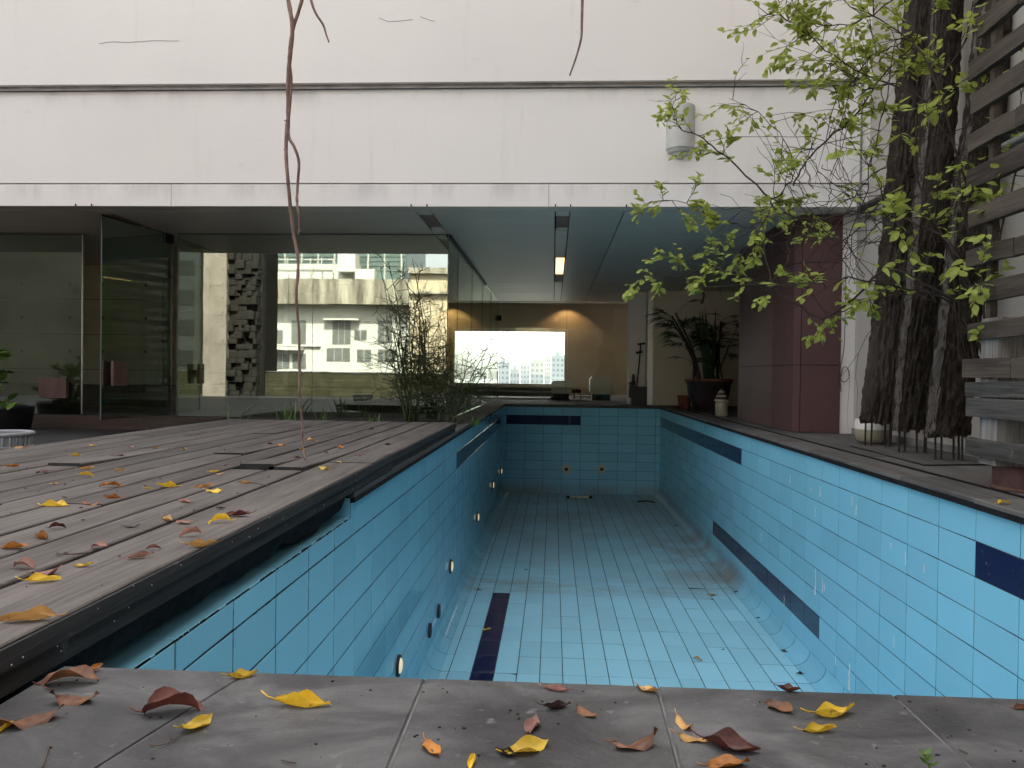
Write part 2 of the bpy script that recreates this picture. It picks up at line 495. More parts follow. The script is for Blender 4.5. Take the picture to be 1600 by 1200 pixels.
def tile_set(parent, tiles, place, n_max=300, GAP=GAP, tm='tile'):
    """tiles = list of (u0,u1,v0,v1,kind); place(u,v)->(world point); nearest n_max as parts"""
    cache = {}
    items = []
    for (u0,u1,v0,v1,k) in tiles:
        c = place((u0+u1)/2, (v0+v1)/2)
        pr = project(c)
        big = -1
        if pr and -60 < pr[0] < 1660 and -60 < pr[1] < 1140:
            d = (c-CAM).length; big = 1/d
        items.append((big, u0,u1,v0,v1,k))
    items.sort(key=lambda q: -q[0])
    ex, ey, ez = (place(1,0)-place(0,0)), (place(0,1)-place(0,0)), None
    ez = ex.cross(ey)
    rot = Matrix((ex, ey, ez)).transposed().to_euler()
    rest = {}
    rr = random.Random(len(tiles))
    for i, (big,u0,u1,v0,v1,k) in enumerate(items):
        du, dv = round(u1-u0-GAP, 3), round(v1-v0-GAP, 3)
        if du <= .01 or dv <= .01: continue
        c = place((u0+u1)/2, (v0+v1)/2) + ez*(rr.uniform(-.0007, .0007)-.002)
        if i < n_max and big > 0:
            key = (du, dv, k)
            if key not in cache:
                mb = MB().cbox(-du/2,du/2,-dv/2,dv/2,-.004,.004,.0012)
                cache[key] = mb.mesh('tile', M['navy'] if k else M[tm])
            o = link('tile', cache[key], parent, c, rot)
            o.rotation_euler.rotate(Euler((rr.gauss(0,.0035), rr.gauss(0,.0035), 0)))
            if k: o['label'] = 'dark navy lane tile'
        else:
            mb = rest.setdefault(k, MB())
            t = MB().cbox(-du/2,du/2,-dv/2,dv/2,-.004,.004,.0012)
            t.xform(Matrix.Translation(c) @ rot.to_matrix().to_4x4())
            mb.add(t.v, t.f)
    for k, mb in rest.items():
        o = mb.build('far_navy_tiles' if k else 'far_tiles', M['navy'] if k else M[tm], parent)
        o['kind'] = 'stuff'

def edges(a, b, start, step):
    """cuts between a and b that fall on start + n*step"""
    e = [a]
    x = start + math.ceil((a-start)/step+.05)*step
    while x < b-.03: e.append(x); x += step
    e.append(b); return e
rowz = [ZT, -.24]
while rowz[-1]-PIT > ZF+COV+.02: rowz.append(rowz[-1]-PIT)
rowz.append(ZF+COV)

# right wall
wall_r = thing('pool_wall', 'long bright blue tiled right wall of the empty pool with navy lane marks', 'pool wall', (XR, 9, ZF))
wall_r.location = (0,0,0)
MB().box(XR, XR+.24, YN-.2, YF+.3, ZF-.25, ZT+.0).build('wall_body', M['grout'], wall_r)
ts = []
ye = edges(YN, YF, 4.28, LEN)
for j in range(len(rowz)-1):
    for i in range(len(ye)-1):
        y = (ye[i]+ye[i+1])/2
        k = (j == 1 and (y < 4.28 or 9.45 < y)) or (j == 7 and 6.6 < y < 10.85)
        ts.append((-ye[i+1], -ye[i], rowz[j+1], rowz[j], int(k)))
tile_set(wall_r, ts, lambda u, v: Vector((XR, -u, v)), GAP=.0055)
# left wall
wall_l = thing('pool_wall', 'long shaded teal tiled left wall of the pool beneath the timber deck', 'pool wall')
MB().box(XL-.30, XL, YN-.2, 4.0, ZF-.25, -.1405).box(XL-.30, XL, 4.0, YF+.3, ZF-.25, ZT).build('wall_body', M['grout'], wall_l)
ts = []
ye = edges(YN, YF, 2.51, LEN)
for j in range(len(rowz)-1):
    for i in range(len(ye)-1):
        y = (ye[i]+ye[i+1])/2
        z1 = rowz[j]
        if j == 0 and y < 4.0: z1 = -.138
        k = (j == 1 and 8.4 < y < 15.6)
        y0, y1 = ye[i], ye[i+1]
        if j == 0 and y0 < 4.0 < y1:
            ts.append((y0, 4.0, rowz[1], -.138, 0)); ts.append((4.0, y1, rowz[1], ZT, 0)); continue
        ts.append((y0, y1, rowz[j+1], z1, int(k)))
tile_set(wall_l, ts, lambda u, v: Vector((XL, u, v)))
lt = MB()
for i in range(len(ye)-1):
    if ye[i] < 4.0:
        o = MB().cbox(XL-.24, XL-.002, ye[i]+.003, min(ye[i+1], 4.0)-.003, -.143, -.134, .0025).build('ledge_tile', M['tile'], wall_l)
MB().box(XL-.24, XL-.002, 3.989, 3.997, -.133, -.034).build('ledge_tile', M['tile'], wall_l)
# far wall
wall_f = thing('pool_wall', 'short dark blue end wall of the pool with two round nozzles', 'pool wall')
MB().box(XL-.30, XR+.24, YF, YF+.24, ZF-.25, ZT).build('wall_body', M['grout'], wall_f)
ts = []
xe = edges(XL, XR, -.99, LEN)
rowf = rowz[:-1]+[ZF]
for j in range(len(rowf)-1):
    for i in range(len(xe)-1):
        x = (xe[i]+xe[i+1])/2
        ts.append((xe[i], xe[i+1], rowf[j+1], rowf[j], int(j == 1 and -.99 < x < .6)))
tile_set(wall_f, ts, lambda u, v: Vector((u, YF, v)), GAP=.006)
wall_n = MB().box(XL-.30, XR+.24, YN-.24, YN-.01, ZF-.25, -.055).build('pool_near_wall', M['grout']); struct(wall_n)
# floor
fl = MB().box(XL-.3, XR+.3, YN-.2, YF+.3, ZF-.3, ZF).build('pool_floor', M['grout']); struct(fl)
ts = []
xe = edges(XL+COV, XR-COV, -.854, PIT)
ye = edges(YN, YF, 6.485, LEN)
for i in range(len(xe)-1):
    for j in range(len(ye)-1):
        x = (xe[i]+xe[i+1])/2; y = (ye[j]+ye[j+1])/2
        ts.append((xe[i], xe[i+1], ye[j], ye[j+1], int(-.66 < x < -.46 and y < 8.8)))
tile_set(fl, ts, lambda u, v: Vector((u, v, ZF)), GAP=.007, tm='floortile')
# coving strips: curved pieces, one per tile length
def coving(axis, fixed, sgn, parent):
    prof = [(COV*(1-math.sin(a)), COV*(1-math.cos(a))) for a in [math.pi/2*i/6 for i in range(7)]]
    ee = edges(YN, YF, 6.485, LEN) if axis == 'Y' else edges(XL+.02, XR-.02, -.99, LEN)
    meshes = {}
    n = 0
    for a, b in zip(ee[:-1], ee[1:]):
        ln = round(b-a-GAP, 3)
        if ln not in meshes:
            mb = MB(); m = len(prof)
            for yy in (-ln/2, ln/2):
                for (d, h) in prof: mb.v.append((sgn*d, yy, h) if axis == 'Y' else (yy, -d, h))
            mb.f = [(i, i+1, m+i+1, m+i) for i in range(m-1)]
            meshes[ln] = mb.mesh('coving_tile', M['tile'], True)
        c = (a+b)/2
        link('coving_tile', meshes[ln], parent, (fixed+sgn*.003, c, ZF+.003) if axis == 'Y' else (c, fixed-.003, ZF+.003))
coving('Y', XL, 1, wall_l); coving('Y', XR, -1, wall_r)
for (w_, sg, x) in ((wall_l, 1, XL), (wall_r, -1, XR)):     # mortar bed behind the coving
    MB().prism([(x, ZF-.01), (x+sg*(COV-.006), ZF-.01), (x+sg*.026, ZF+.020), (x, ZF+COV-.006)], YN, YF).xform(
        Matrix(((1,0,0,0),(0,0,1,0),(0,1,0,0),(0,0,0,1)))).build('coving_bed', M['grout'], w_)
# black mould along the top joints of the left wall
mo = MB(); rr = random.Random(21)
for (z0, n_, y0, y1) in ((-.1365, 60, 1.62, 3.98), (-.24, 46, 1.62, 3.6), (-.24, 20, 3.6, 7.0)):
    for k in range(n_):
        y = rr.uniform(y0, y1); l_ = rr.uniform(.01, .07); h_ = rr.uniform(.0015, .0055)
        mo.box(XL-.002, XL+.0012, y, y+l_, z0-h_*rr.uniform(.3,1.2), z0+h_*rr.uniform(.2,.8))
for k in range(40):
    y = 2.51+LEN*rr.randint(-2, 3)+rr.uniform(-.004,.004); z = rr.uniform(-.62, -.15); l_ = rr.uniform(.01, .06)
    mo.box(XL-.002, XL+.0012, y-rr.uniform(.001,.004), y+rr.uniform(.001,.004), z-l_, z)
o = mo.build('grout_mould', simple('black_mould', (.012,.013,.012), .95, .1), wall_l); o['kind'] = 'stuff'
# lime scale runs on the tiles
def lime(x, y, z0, z1, wd, side, parent, lab):
    mb = MB(); n = 10; rr = random.Random(int(y*100))
    for i in range(n+1):
        z = z1+(z0-z1)*i/n
        hw = wd*(.35+.65*i/n)*rr.uniform(.6, 1.1)
        yy = y+rr.uniform(-.008,.008)
        mb.v += [(x, yy-hw, z), (x+side*.0025, yy, z), (x, yy+hw, z)]
    for i in range(n):
        b = i*3
        mb.f += [(b,b+1,b+4,b+3),(b+1,b+2,b+5,b+4)]
    o = mb.build('lime_stain', M['lime'], parent); o['label'] = lab
for (px,py0,py1,wd,lab) in ((1328,1036,1079,.022,'white lime streak low on the wall'), (1275,888,930,.014,'white lime streak above the navy mark'),
                            (1307,1020,1040,.008,'short lime streak beside the long one')):
    a, b = at_x(px, py0, XR), at_x(px, py1, XR)
    lime(XR-.0028, a.y, b.z, a.z, wd, -1, wall_r, lab)
for k in range(16):
    yy_ = rnd.uniform(3.3, 9.5); z_ = rnd.choice((-.24, -.434, -1.016, -1.21, -1.404))-rnd.uniform(0,.1)
    lime(XR-.0028, yy_, z_-rnd.uniform(.03,.12), z_, rnd.uniform(.003,.009), -1, wall_r, 'small faint lime drip on the right wall')
a, b = at_x(695, 945, XL), at_x(697, 992, XL)
lime(XL+.0028, a.y, b.z, a.z, .03, 1, wall_l, 'white lime streak under the small dark inlets')

# pool lamps, inlets, nozzles
def disc_fit(name, label, cat, loc, axis, r, mats, group=None, dark=False):
    t = thing(name, label, cat, loc, 0, group)
    rot = Euler((0, R(90)*axis, 0)) if axis else Euler((R(90), 0, 0))
    t.rotation_euler = rot
    MB().lathe([(r*.72,.004),(r*.78,.016),(r*.95,.014),(r,.002),(r,-.004)], 24).build('rim', mats[0], t, True)
    if not dark:
        MB().lathe([(0,.030),(r*.4,.028),(r*.66,.020),(r*.74,.008),(r*.74,0)], 24).build('lens', mats[1], t, True)
    else:
        MB().lathe([(0,.012),(r*.78,.0155)], 24).build('opening', mats[1], t)
    return t
labs = ['round cream pool light low on the left wall, nearest the grey coping', 'cream pool light on the left wall just beyond the two dark inlets',
        'third cream pool light from the camera, halfway along the left wall', 'fourth small cream pool light far down the left wall',
        'farthest cream pool light near the corner of the end wall']
for (px,py), lb in zip(((621,1040),(703,885),(745,808),(769,758),(782,736)), labs):
    p = at_x(px, py, XL)
    disc_fit('pool_light', lb, 'pool light', (XL+.006, p.y, p.z), 1, .076, (M['darksteel'], M['poollamp']), 'pool lights along the left wall')
for (px,py), lb in zip(((670,985),(684,955)), ('small dark round inlet low on the left wall, nearer one', 'small dark round inlet low on the left wall, farther one')):
    p = at_x(px, py, XL)
    disc_fit('pool_inlet', lb, 'pool inlet', (XL+.006, p.y, p.z), 1, .065, (M['darksteel'], M['black']), 'inlets on the left wall', True)
for (px,py), lb in zip(((885,733),(940,733)), ('left round return nozzle on the dark end wall', 'right round return nozzle on the dark end wall')):
    p = at_y(px, py, YF)
    t = disc_fit('return_nozzle', lb, 'pool nozzle', (p.x, YF-.006, p.z), 0, .10, (M['inlet'], M['inlet']), 'nozzles on the end wall')
    MB().lathe([(0,.036),(.030,.035),(.036,.026)], 16).build('eyeball', M['black'], t, True)

# ------------------------------------------------------------------ terrace, paving and coping
def slab_piece(parent, name, x0,x1,y0,y1,z1,th,mat,c=.004, jit=.0015):
    o = MB().cbox(-(x1-x0)/2,(x1-x0)/2,-(y1-y0)/2,(y1-y0)/2,-th,0,c).build(name, mat, parent,
        loc=((x0+x1)/2,(y0+y1)/2,z1+rnd.uniform(-jit,jit)))
    return o
# near coping, slightly skewed joints as in the photograph
cop = MB().box(-1.02, 2.9, .2, YN-.02, -.12, -.0035).build('near_coping', M['joint']); struct(cop)
joints = [-1.5]
for (a, b) in (((390,1050),(150,1199)), ((664,1062),(607,1199)), ((1032,1088),(1062,1199)), ((1402,1090),(1520,1199))):
    joints.append((at_z(*a,0), at_z(*b,0)))
joints = joints[1:]
ext = []
for a, b in joints:
    def xat(y, a=a, b=b): return a.x+(b.x-a.x)*(y-a.y)/(b.y-a.y)
    ext.append((xat(YN), xat(.25)))
lft = (-1.03, -1.03); rgt = (2.9, 2.9)
cols_ = [lft]+ext+[rgt]
for i in range(len(cols_)-1):
    g = .0016
    (a1, a0), (b1, b0) = cols_[i], cols_[i+1]
    y0, y1 = .25, YN
    p = [(a0+g,y0),(b0-g,y0),(b1-g,y1),(a1+g,y1)]
    cx, cy_ = sum(q[0] for q in p)/4, sum(q[1] for q in p)/4
    c = .004
    pi = [(x+(c if x < cx else -c), y+(c if y < cy_ else -c)) for x,y in p]
    mb = MB().add([(x,y,-.055) for x,y in p]+[(x,y,-c) for x,y in p]+[(x,y,0) for x,y in pi],
        [(3,2,1,0),(0,1,5,4),(1,2,6,5),(2,3,7,6),(3,0,4,7),(4,5,9,8),(5,6,10,9),(6,7,11,10),(7,4,8,11),(8,9,10,11)])
    mb.build('coping_stone', M['slate'], cop)
# right coping and paving
pav = MB().box(2.34, 3.44, 1.40, 17.2, -.2, -.030).build('right_paving', M['seam']); struct(pav)
y = 1.58
while y < 17.0:
    y2 = min(y+rnd.uniform(.88,.92), 17.0)
    slab_piece(pav, 'coping_stone', 2.265, 2.535, y+.001, y2-.001, 0, .026, M['paving'], .006)
    y = y2
y = 1.58
while y < 17.0:
    y2 = min(y+1.2, 17.0)
    slab_piece(pav, 'paving_slab', 2.585, 3.44, y+.0015, y2-.0015, .002, .03, M['paving'], .004)
    y = y2
MB().box(2.562, 2.5835, YN, YF, -.0295, .0012).build('slot_shade_strip', M['seam'], pav)  # black strip standing in for the shade inside the drain slot
nose = MB().box(2.268, 2.33, YN, YF, -.060, -.0275).build('coping_nose', M['rot'], pav)
# left coping from the end of the deck frame to the far end
lcop = MB().box(-1.47, -1.07, 4.02, 19.6, -.12, -.03).build('left_coping', M['seam']); struct(lcop)
y = 4.02
while y < 19.5:
    y2 = min(y+.9, 19.55)
    slab_piece(lcop, 'coping_stone', -1.44, -1.045, y+.001, y2-.001, 0, .055, M['paving'], .006)
    y = y2
MB().box(-1.30, -1.043, 4.02, YF, -.062, -.035).build('coping_nose', M['rot'], lcop)
fcop = MB().box(-1.04, 2.9, YF+.02, 19.6, -.12, -.004).build('far_coping', M['grout']); struct(fcop)
x = -1.04
while x < 2.85:
    x2 = min(x+.79, 2.9)
    slab_piece(fcop, 'coping_stone', x+.001, x2-.001, YF-.03, YF+.32, 0, .055, M['paving'], .006)
    slab_piece(fcop, 'paving_slab', x+.001, x2-.001, YF+.323, 19.55, 0, .04, M['paving'], .004)
    x = x2
# terrace slab around the pool
ter = MB().box(-16, -1.37, -5, 10.3, -.6, -.20).box(2.54, 16, -5, 1.38, -.6, -.012).box(-1.37, 2.54, -5, .22, -.6, -.012).build('terrace', simple('dark_granite_terrace', (.030,.028,.027), .6, .3, 0, .3, 3, .2, True)); struct(ter)
gb = MB().box(-4.5, -1.45, 8.35, 10.34, -.2, -.02).build('planting_bed', M['soil']); struct(gb)

# ------------------------------------------------------------------ timber deck
deck = thing('timber_deck', 'raised grey timber deck overhanging the left side of the empty pool, strewn with leaves', 'deck')
ZD = .10
bx = [-1.04, -1.33]
while bx[-1] > -3.5: bx.append(bx[-1]-.2045)
YE = 8.30
def board(x0, x1, y0, y1, lift=0, far_lift=0, dx=0):
    """a board between x0 and x1, its near end lifted by lift"""
    n = 9; mb = MB(); c = .004; L = y1-y0
    hw = (x1-x0)/2-.0105+rnd.uniform(-.002,.001)
    ring = [(-hw,-.040),(hw,-.040),(hw,-c),(hw-c,0),(-hw+c,0),(-hw,-c)]
    for i in range(n+1):
        t = i/n
        dz = lift*max(0, 1-t*L/.85)**1.5 + far_lift*max(0, 1-(1-t)*L/.85)**1.5 if L > .1 else 0
        sx = dx*max(0, 1-t*L/1.2)
        for (a, b) in ring: mb.v.append((a+sx, -L/2+L*t+(.003 if i == 0 else -.003 if i == n else 0), b+dz))
    m = len(ring)
    for i in range(n):
        for k in range(m):
            k2 = (k+1) % m
            mb.f.append((i*m+k, i*m+k2, (i+1)*m+k2, (i+1)*m+k))
    mb.f.append(tuple(range(m))[::-1]); mb.f.append(tuple(n*m+k for k in range(m)))
    mb.f = mb.f
    o = mb.build('board', M['deck'], deck, loc=((x0+x1)/2, (y0+y1)/2, ZD+rnd.uniform(-.002,.002)))
    o.data.materials.append(M['fascia']); o.data.polygons[-1].material_index = 1; o.data.polygons[-2].material_index = 1
    if lift > .02: o['label'] = 'warped board with a lifted end'
lifts = {2: .032, 1: .018, 7: .016, 4: .012}
for i in range(len(bx)-1):
    x1, x0 = bx[i], bx[i+1]
    if i == 0: cuts = [.30, 4.45, YE]
    elif i in (1, 2): cuts = [.30, 4.05, YE]
    elif i == 4: cuts = [.30, 2.6, 4.75, YE]
    elif i == 7: cuts = [.3, 4.05, YE]
    elif i % 3 == 0: cuts = [.30, 2.9, 6.4, YE]
    else: cuts = [.30, 4.05+rnd.uniform(-.02,.02), 7.3, YE] if i % 2 else [.30, 3.4, 6.0, YE]
    for a, b in zip(cuts[:-1], cuts[1:]):
        board(x0, x1, a, b, lifts.get(i, 0) if abs(a-4.05) < .1 or abs(a-4.75) < .1 else rnd.uniform(0,.003),
              dx=.05 if i == 2 and a > 4 else 0)
# loose broken offcut lying in the deck
MB().cbox(-1.037, -1.031, .30, 4.445, .052, .0975, .001).build('fascia_board', M['fascia'], deck)
MB().cbox(-1.048, -1.040, 4.455, YE-.003, .052, .0965, .001).build('fascia_board', M['fascia'], deck)
MB().cbox(-1.10, -1.041, .30, 4.95, .001, .049, .003).build('edge_beam', M['fascia'], deck)
MB().cbox(-1.12, -1.052, 4.96, YE-.01, .003, .050, .003).build('edge_beam', M['fascia'], deck)
for y in [.6+.55*k for k in range(14)]:
    MB().box(-3.55, -1.13, y, y+.06, -.02, .055).build('joist', M['fascia'], deck)
mb = MB()                                            # decayed frame under the near edge
n = 60
for i in range(n+1):
    y = .3+(3.97-.3)*i/n
    zb = -.098-.032*mnoise.noise(Vector((y*1.3, 2, 0)))-.03*mnoise.noise(Vector((y*5, 7, 0)))
    xx = -1.075-.02*mnoise.noise(Vector((y*3, 0, 5)))
    mb.v += [(xx, y, .0), (xx-.012, y, zb*.55), (xx-.03, y, zb), (xx-.09, y, zb)]
for i in range(n):
    for k in range(3): mb.f.append((i*4+k, i*4+k+1, i*4+k+5, i*4+k+4))
mb.build('rotten_frame', M['rot'], deck)
MB().box(-3.6, -1.20, .3, 8.28, -.2, -.1).build('under_frame', M['rot'], deck)
for k, zt in enumerate((.047, .024)):                # stacked end strips at the far corner
    MB().box(-3.55, -1.06-.01*k, YE-.02-.005*k, YE-.012, zt-.018, zt).build('end_strip', M['fascia'], deck)
mbd = MB()                                           # paint flecks and droppings on the black edge
for k in range(34):
    y = rnd.uniform(1.2, 4.4) if k % 3 else rnd.uniform(1.2, 2.0); z = rnd.choice((rnd.uniform(.055,.095), rnd.uniform(.005,.046)))
    s_ = rnd.uniform(.0005, .0012)
    mbd.box(-1.0312 if z > .05 else -1.0412, -1.0296 if z > .05 else -1.0396, y-s_, y+s_, z-s_*1.4, z+s_*1.4)
o = mbd.build('white_flecks', M['lime'], deck); o['kind'] = 'stuff'

# ------------------------------------------------------------------ the white building
ZS = 2.52                                            # soffit height
YB = 8.66
bld = thing('white_building', 'large white rendered building with a deep grey soffit over glass and pool', 'building')
MB().box(-15, 3.44, YB, YB+.26, 3.925, 14).build('upper_wall', M['white'], bld)
MB().box(-15, 3.44, YB, YB+.26, 2.79, 3.865).build('middle_wall', M['white'], bld)
MB().box(-15, 3.30, YB-.018, YB+.24, ZS, 2.768).build('fascia', M['white'], bld)
MB().box(-15, 3.42, YB+.05, YB+.22, 3.865, 3.925).build('groove', M['groove'], bld)
MB().box(-15, 3.42, YB+.05, YB+.22, 2.768, 2.79).build('groove', M['groove'], bld)  # darker grey here adds to the shadow line of the groove
MB().box(3.30, 3.44, YB+.02, YB+.24, ZS-.02, 2.768).build('fascia_end', M['white'], bld)
MB().box(3.335, 3.353, YB-.012, YB, ZS, 3.865).build('corner_strip', M['groove'], bld)
MB().cbox(-15, 3.30, YB-.024, YB+.05, 3.848, 3.8645, .003).build('drip_ledge', M['groove'], bld)
for (xx) in (-4.42, -.08):                           # hairline joints in the fascia
    MB().box(xx, xx+.006, YB-.0195, YB-.018, ZS+.003, 2.766).build('fascia_joint', M['crack'], bld)
MB().box(-15, 4.6, YB+.3, 19.70, 2.60, 2.78).box(-15, 4.6, 19.70, 26, 3.02, 3.2).build('floor_slab', M['groove'], bld)
MB().box(-15, 3.44, YB+.26, 25.0, 13.7, 14).build('roof', M['groove'], bld)
MB().box(3.66, 26, YB+.4, 11.55, -30, 13).box(4.8, 26, 11.55, 25, -30, 13).build('side_wing', M['white'], bld)
MB().box(-30, -15, YB+.4, 25, -30, 14).build('side_wing', M['white'], bld)
# back wall with the wide window
WX0, WX1, WZ0, WZ1, YBK = -2.86, .46, .24, 2.13, 25.0
bw = MB()
for (x0,x1,z0,z1) in ((-15,WX0,-.02,3.4),(WX1,3.44,-.02,3.4),(WX0,WX1,-.02,WZ0),(WX0,WX1,WZ1,3.4),(-15,3.44,3.4,14)): bw.box(x0,x1,YBK,YBK+.25,z0,z1)
bw.build('back_wall', M['beige'], bld)
wf = MB()
for (x0,x1,z0,z1) in ((WX0,WX0+.12,WZ0,WZ1),(WX1-.10,WX1,WZ0,WZ1),(WX0+.12,WX1-.1,WZ1-.1,WZ1),(WX0+.12,WX1-.1,WZ0,WZ0+.10)): wf.box(x0,x1,YBK-.03,YBK+.12,z0,z1)
wfo = wf.build('window_frame', M['whitebox'], bld)
MB().box(WX0+.12, WX1-.1, YBK+.04, YBK+.05, WZ0+.1, WZ1-.1).build('pane', M['clear'], wfo)
MB().box(WX0-.4, WX1+.4, YBK+.26, YBK+2.3, WZ1+.12, WZ1+.22).build('added_sun_shade', M['white'], bld)  # unseen canopy added to keep sun off the far room floor
MB().box(-15, 3.44, 19.75, YBK, 2.95, 3.0).build('room_ceiling', M['beige'], bld)
MB().box(-15, 3.44, 19.72, 19.76, ZS+.06, 3.0).build('room_header', M['beige'], bld)
MB().box(-15, -1.475, 10.38, 19.62, -.3, -.021).box(-15, 3.44, 19.62, 25.0, -.3, -.021).build('interior_floor', M['floor_in'], bld)
MB().box(-15.1, -15, 8.9, 25.2, -.3, 14).build('end_wall', M['beige'], bld)
MB().box(4.6, 4.75, 11.6, 25.2, -.3, 14).box(3.44, 4.6, 11.6, 11.75, -.3, 2.6).box(3.44, 3.6, 9.05, 11.6, -.3, 14).build('end_wall', M['beige'], bld)
MB().box(2.9, 4.6, 11.76, 17.04, -.3, .0).build('side_floor', M['paving'], bld)
# pale pier and beige wall at the right of the pool end
MB().box(1.70, 2.06, 17.35, 17.75, -.01, ZS-.012).build('pier', M['pierwhite'], bld)
MB().cbox(2.062, 2.19, 17.0, 17.7, -.01, ZS-.012, .0).build('pier_trim', M['steel'], bld)
MB().box(2.192, 4.6, 17.05, 17.3, -.01, ZS-.012).build('side_room_wall', M['beige'], bld)
MB().box(3.28, 3.46, 8.98, 9.04, -.03, ZS-.02).build('front_return', M['white'], bld)
# soffit panels
sof = MB().box(-15, 4.6, YB+.26, 19.72, ZS+.03, ZS+.06).build('soffit', M['seam'], bld)
xs = [-15, -10.2, -5.55, -5.36, -1.63, -1.45, .0, .17, .79, 2.1, 4.6]
ysf = [YB+.0, 15.75, 17.7, 19.72]
LIT = {(-5.55, 0): [(9.1, 10.0)], (-1.63, 0): [(9.1, 10.05)], (.0, 0): [(9.15, 10.05), (12.4, 15.6)]}
for i in range(len(xs)-1):
    for j in range(3):
        segs = [(ysf[j]+.24 if j == 0 else ysf[j], ysf[j+1])]
        for (a, b) in LIT.get((xs[i], j), []):
            q = segs.pop()
            segs += [(q[0], a), (b, q[1])]
        for (a, b) in segs:
            MB().box(xs[i]+.007, xs[i+1]-.007, a+.007, b-.007, ZS-.004, ZS+.026).build('soffit_panel', M['soffit'], sof)
MB().box(-15, 3.30, YB-.016, YB+.232, ZS-.003, ZS-.0005).build('soffit_panel', M['soffit'], sof)
for xx in (-5.55, -5.36, -1.63, -1.45, 0, .17, .79):
    MB().box(xx-.007, xx+.007, YB-.024, YB-.0185, ZS-.004, ZS+.022).build('seam_clip', M['seam'], sof)

def em_mat(name, c, s):
    t = NT(name); e = t.n.new('ShaderNodeEmission'); e.inputs[0].default_value = (*c, 1); e.inputs[1].default_value = s
    t.l(e.outputs[0], t.out.inputs[0]); return t.m
M['warm_tube'] = em_mat('warm_lit_diffuser', (1, .56, .23), .55)
M['pinkwood'] = simple('dusty_pink_liner', (.42,.25,.20), .6, .3, 0, .1, 6)
for (x0, ya, yb, lit, lb) in ((0, 9.15, 10.05, 0, 'unlit recessed light trough in the soffit nearest the white fascia above the pool'),
                         (0, 12.4, 15.6, 1, 'lit warm recessed light trough deeper in the soffit above the pool'),
                         (-1.63, 9.1, 10.05, 0, 'unlit recessed light trough in the soffit above the glass corner'),
                         (-5.55, 9.1, 10.0, 0, 'unlit recessed light trough in the soffit above the open glass door')):
    t = thing('ceiling_light', lb, 'ceiling light', (x0+.09, (ya+yb)/2, ZS), 0, 'recessed lights in the soffit')
    hw, hl = .078, (yb-ya)/2-.012
    MB().box(-hw,hw,-hl,hl,.022,.0285).build('liner', M['pinkwood'], t)
    MB().box(-hw,-hw+.006,-hl,hl,-.002,.0215).box(hw-.006,hw,-hl,hl,-.002,.0215).build('side_rail', M['pinkwood'], t)
    if lit: MB().box(-hw+.01,hw-.01,-hl+.03,hl-1.15,.004,.012).build('diffuser', M['warm_tube'], t)
    MB().box(-hw+.008,hw-.008,hl-.10 if not lit else hl-1.0,hl-.004,.002,.014).build('end_plate', M['pinkwood'] if lit else M['whitebox'], t)
# two warm wall washers in the ceiling of the far room
for (x, lb) in ((-3.4, 'warm downlight washing the wall left of the far window'), (.42, 'warm downlight washing the wall right of the far window')):
    t = thing('downlight', lb, 'ceiling light', (x, 24.55, 2.95), 0, 'warm downlights in the far room')
    MB().lathe([(.05,0),(.06,-.012),(.075,-.012),(.075,0)], 16).build('rim', M['steel'], t)
    MB().lathe([(0,-.004),(.05,-.004)], 16).build('bulb', M['warm_tube'], t)
    ld = bpy.data.lights.new('downlight_lamp', 'SPOT'); ld.energy = 4.5; ld.color = (1, .58, .24); ld.spot_size = R(120); ld.spot_blend = .4; ld.shadow_soft_size = .05
    lo = bpy.data.objects.new('downlight_lamp', ld); col.objects.link(lo); lo.parent = t; lo.location = (0,0,-.02); lo.rotation_euler = (R(12),0,0)

# cracks in the render
for pts in (((155,68),(175,66),(200,67),(240,64),(280,65)), ((592,28),(606,34),(622,32),(645,31)), ((657,27),(672,31),(680,34))):
    MB().tube([Vector((q.x, YB-.001, q.z)) for q in (at_y(px, py+rnd.uniform(-1,1), YB) for px, py in pts)], .0035, 4).build('crack', M['crack'], bld)
# cable along the upper groove
pts = [(x, YB-.034+.004*math.sin(x*2), 3.838+.008*mnoise.noise(Vector((x*.7,0,0)))) for x in [-9+.25*k for k in range(50)]]
tag(MB().tube(pts, .006, 5).build('wall_cable', M['cable']), 'thin black cable running along the upper groove of the white wall', 'cable')

# ------------------------------------------------------------------ glass front
YG, XG = 10.36, -1.44
gf = thing('glass_wall', 'tall frameless green glass wall behind the deck reflecting white apartments', 'glass wall')
for (x0, x1) in ((-5.18, -3.30), (-3.294, XG-.006)):
    MB().box(x0, x1, YG, YG+.012, -.02, ZS-.012).build('glass_panel', M['glass'], gf)
MB().box(-5.20, XG, YG-.012, YG+.024, ZS-.012, ZS-.0045).build('head_channel', M['darksteel'], gf)
MB().box(-5.20, XG, YG-.012, YG+.024, -.03, .0).build('sill_channel', M['darksteel'], gf)
MB().box(-5.20, -5.182, YG-.004, YG+.016, 0, ZS-.013).build('panel_edge', M['glass_edge'], gf)
MB().box(XG-.005, XG+.006, YG-.004, YG+.006, 0, ZS-.013).build('panel_edge', M['glass_edge'], gf)
gs = thing('glass_wall', 'long frameless glass wall running beside the pool under the soffit', 'glass wall')
yy = YG+.012
for y2 in (11.4, 13.4, 15.4, 17.5, 19.78):
    MB().box(XG, XG+.012, yy, y2-.006, 0.002, ZS-.012).build('glass_panel', M['sideglass'], gs)
    MB().box(XG-.001, XG+.013, y2-.006, y2-.001, .002, ZS-.013).build('panel_joint', M['glass_edge'], gs)
    yy = y2
MB().box(XG-.03, XG+.03, YG, 16.0, ZS-.04, ZS-.0045).build('head_channel', M['darksteel'], gs)
MB().box(XG-.012, XG+.02, YG, 19.78, -.01, .0015).build('sill_channel', M['darksteel'], gs)
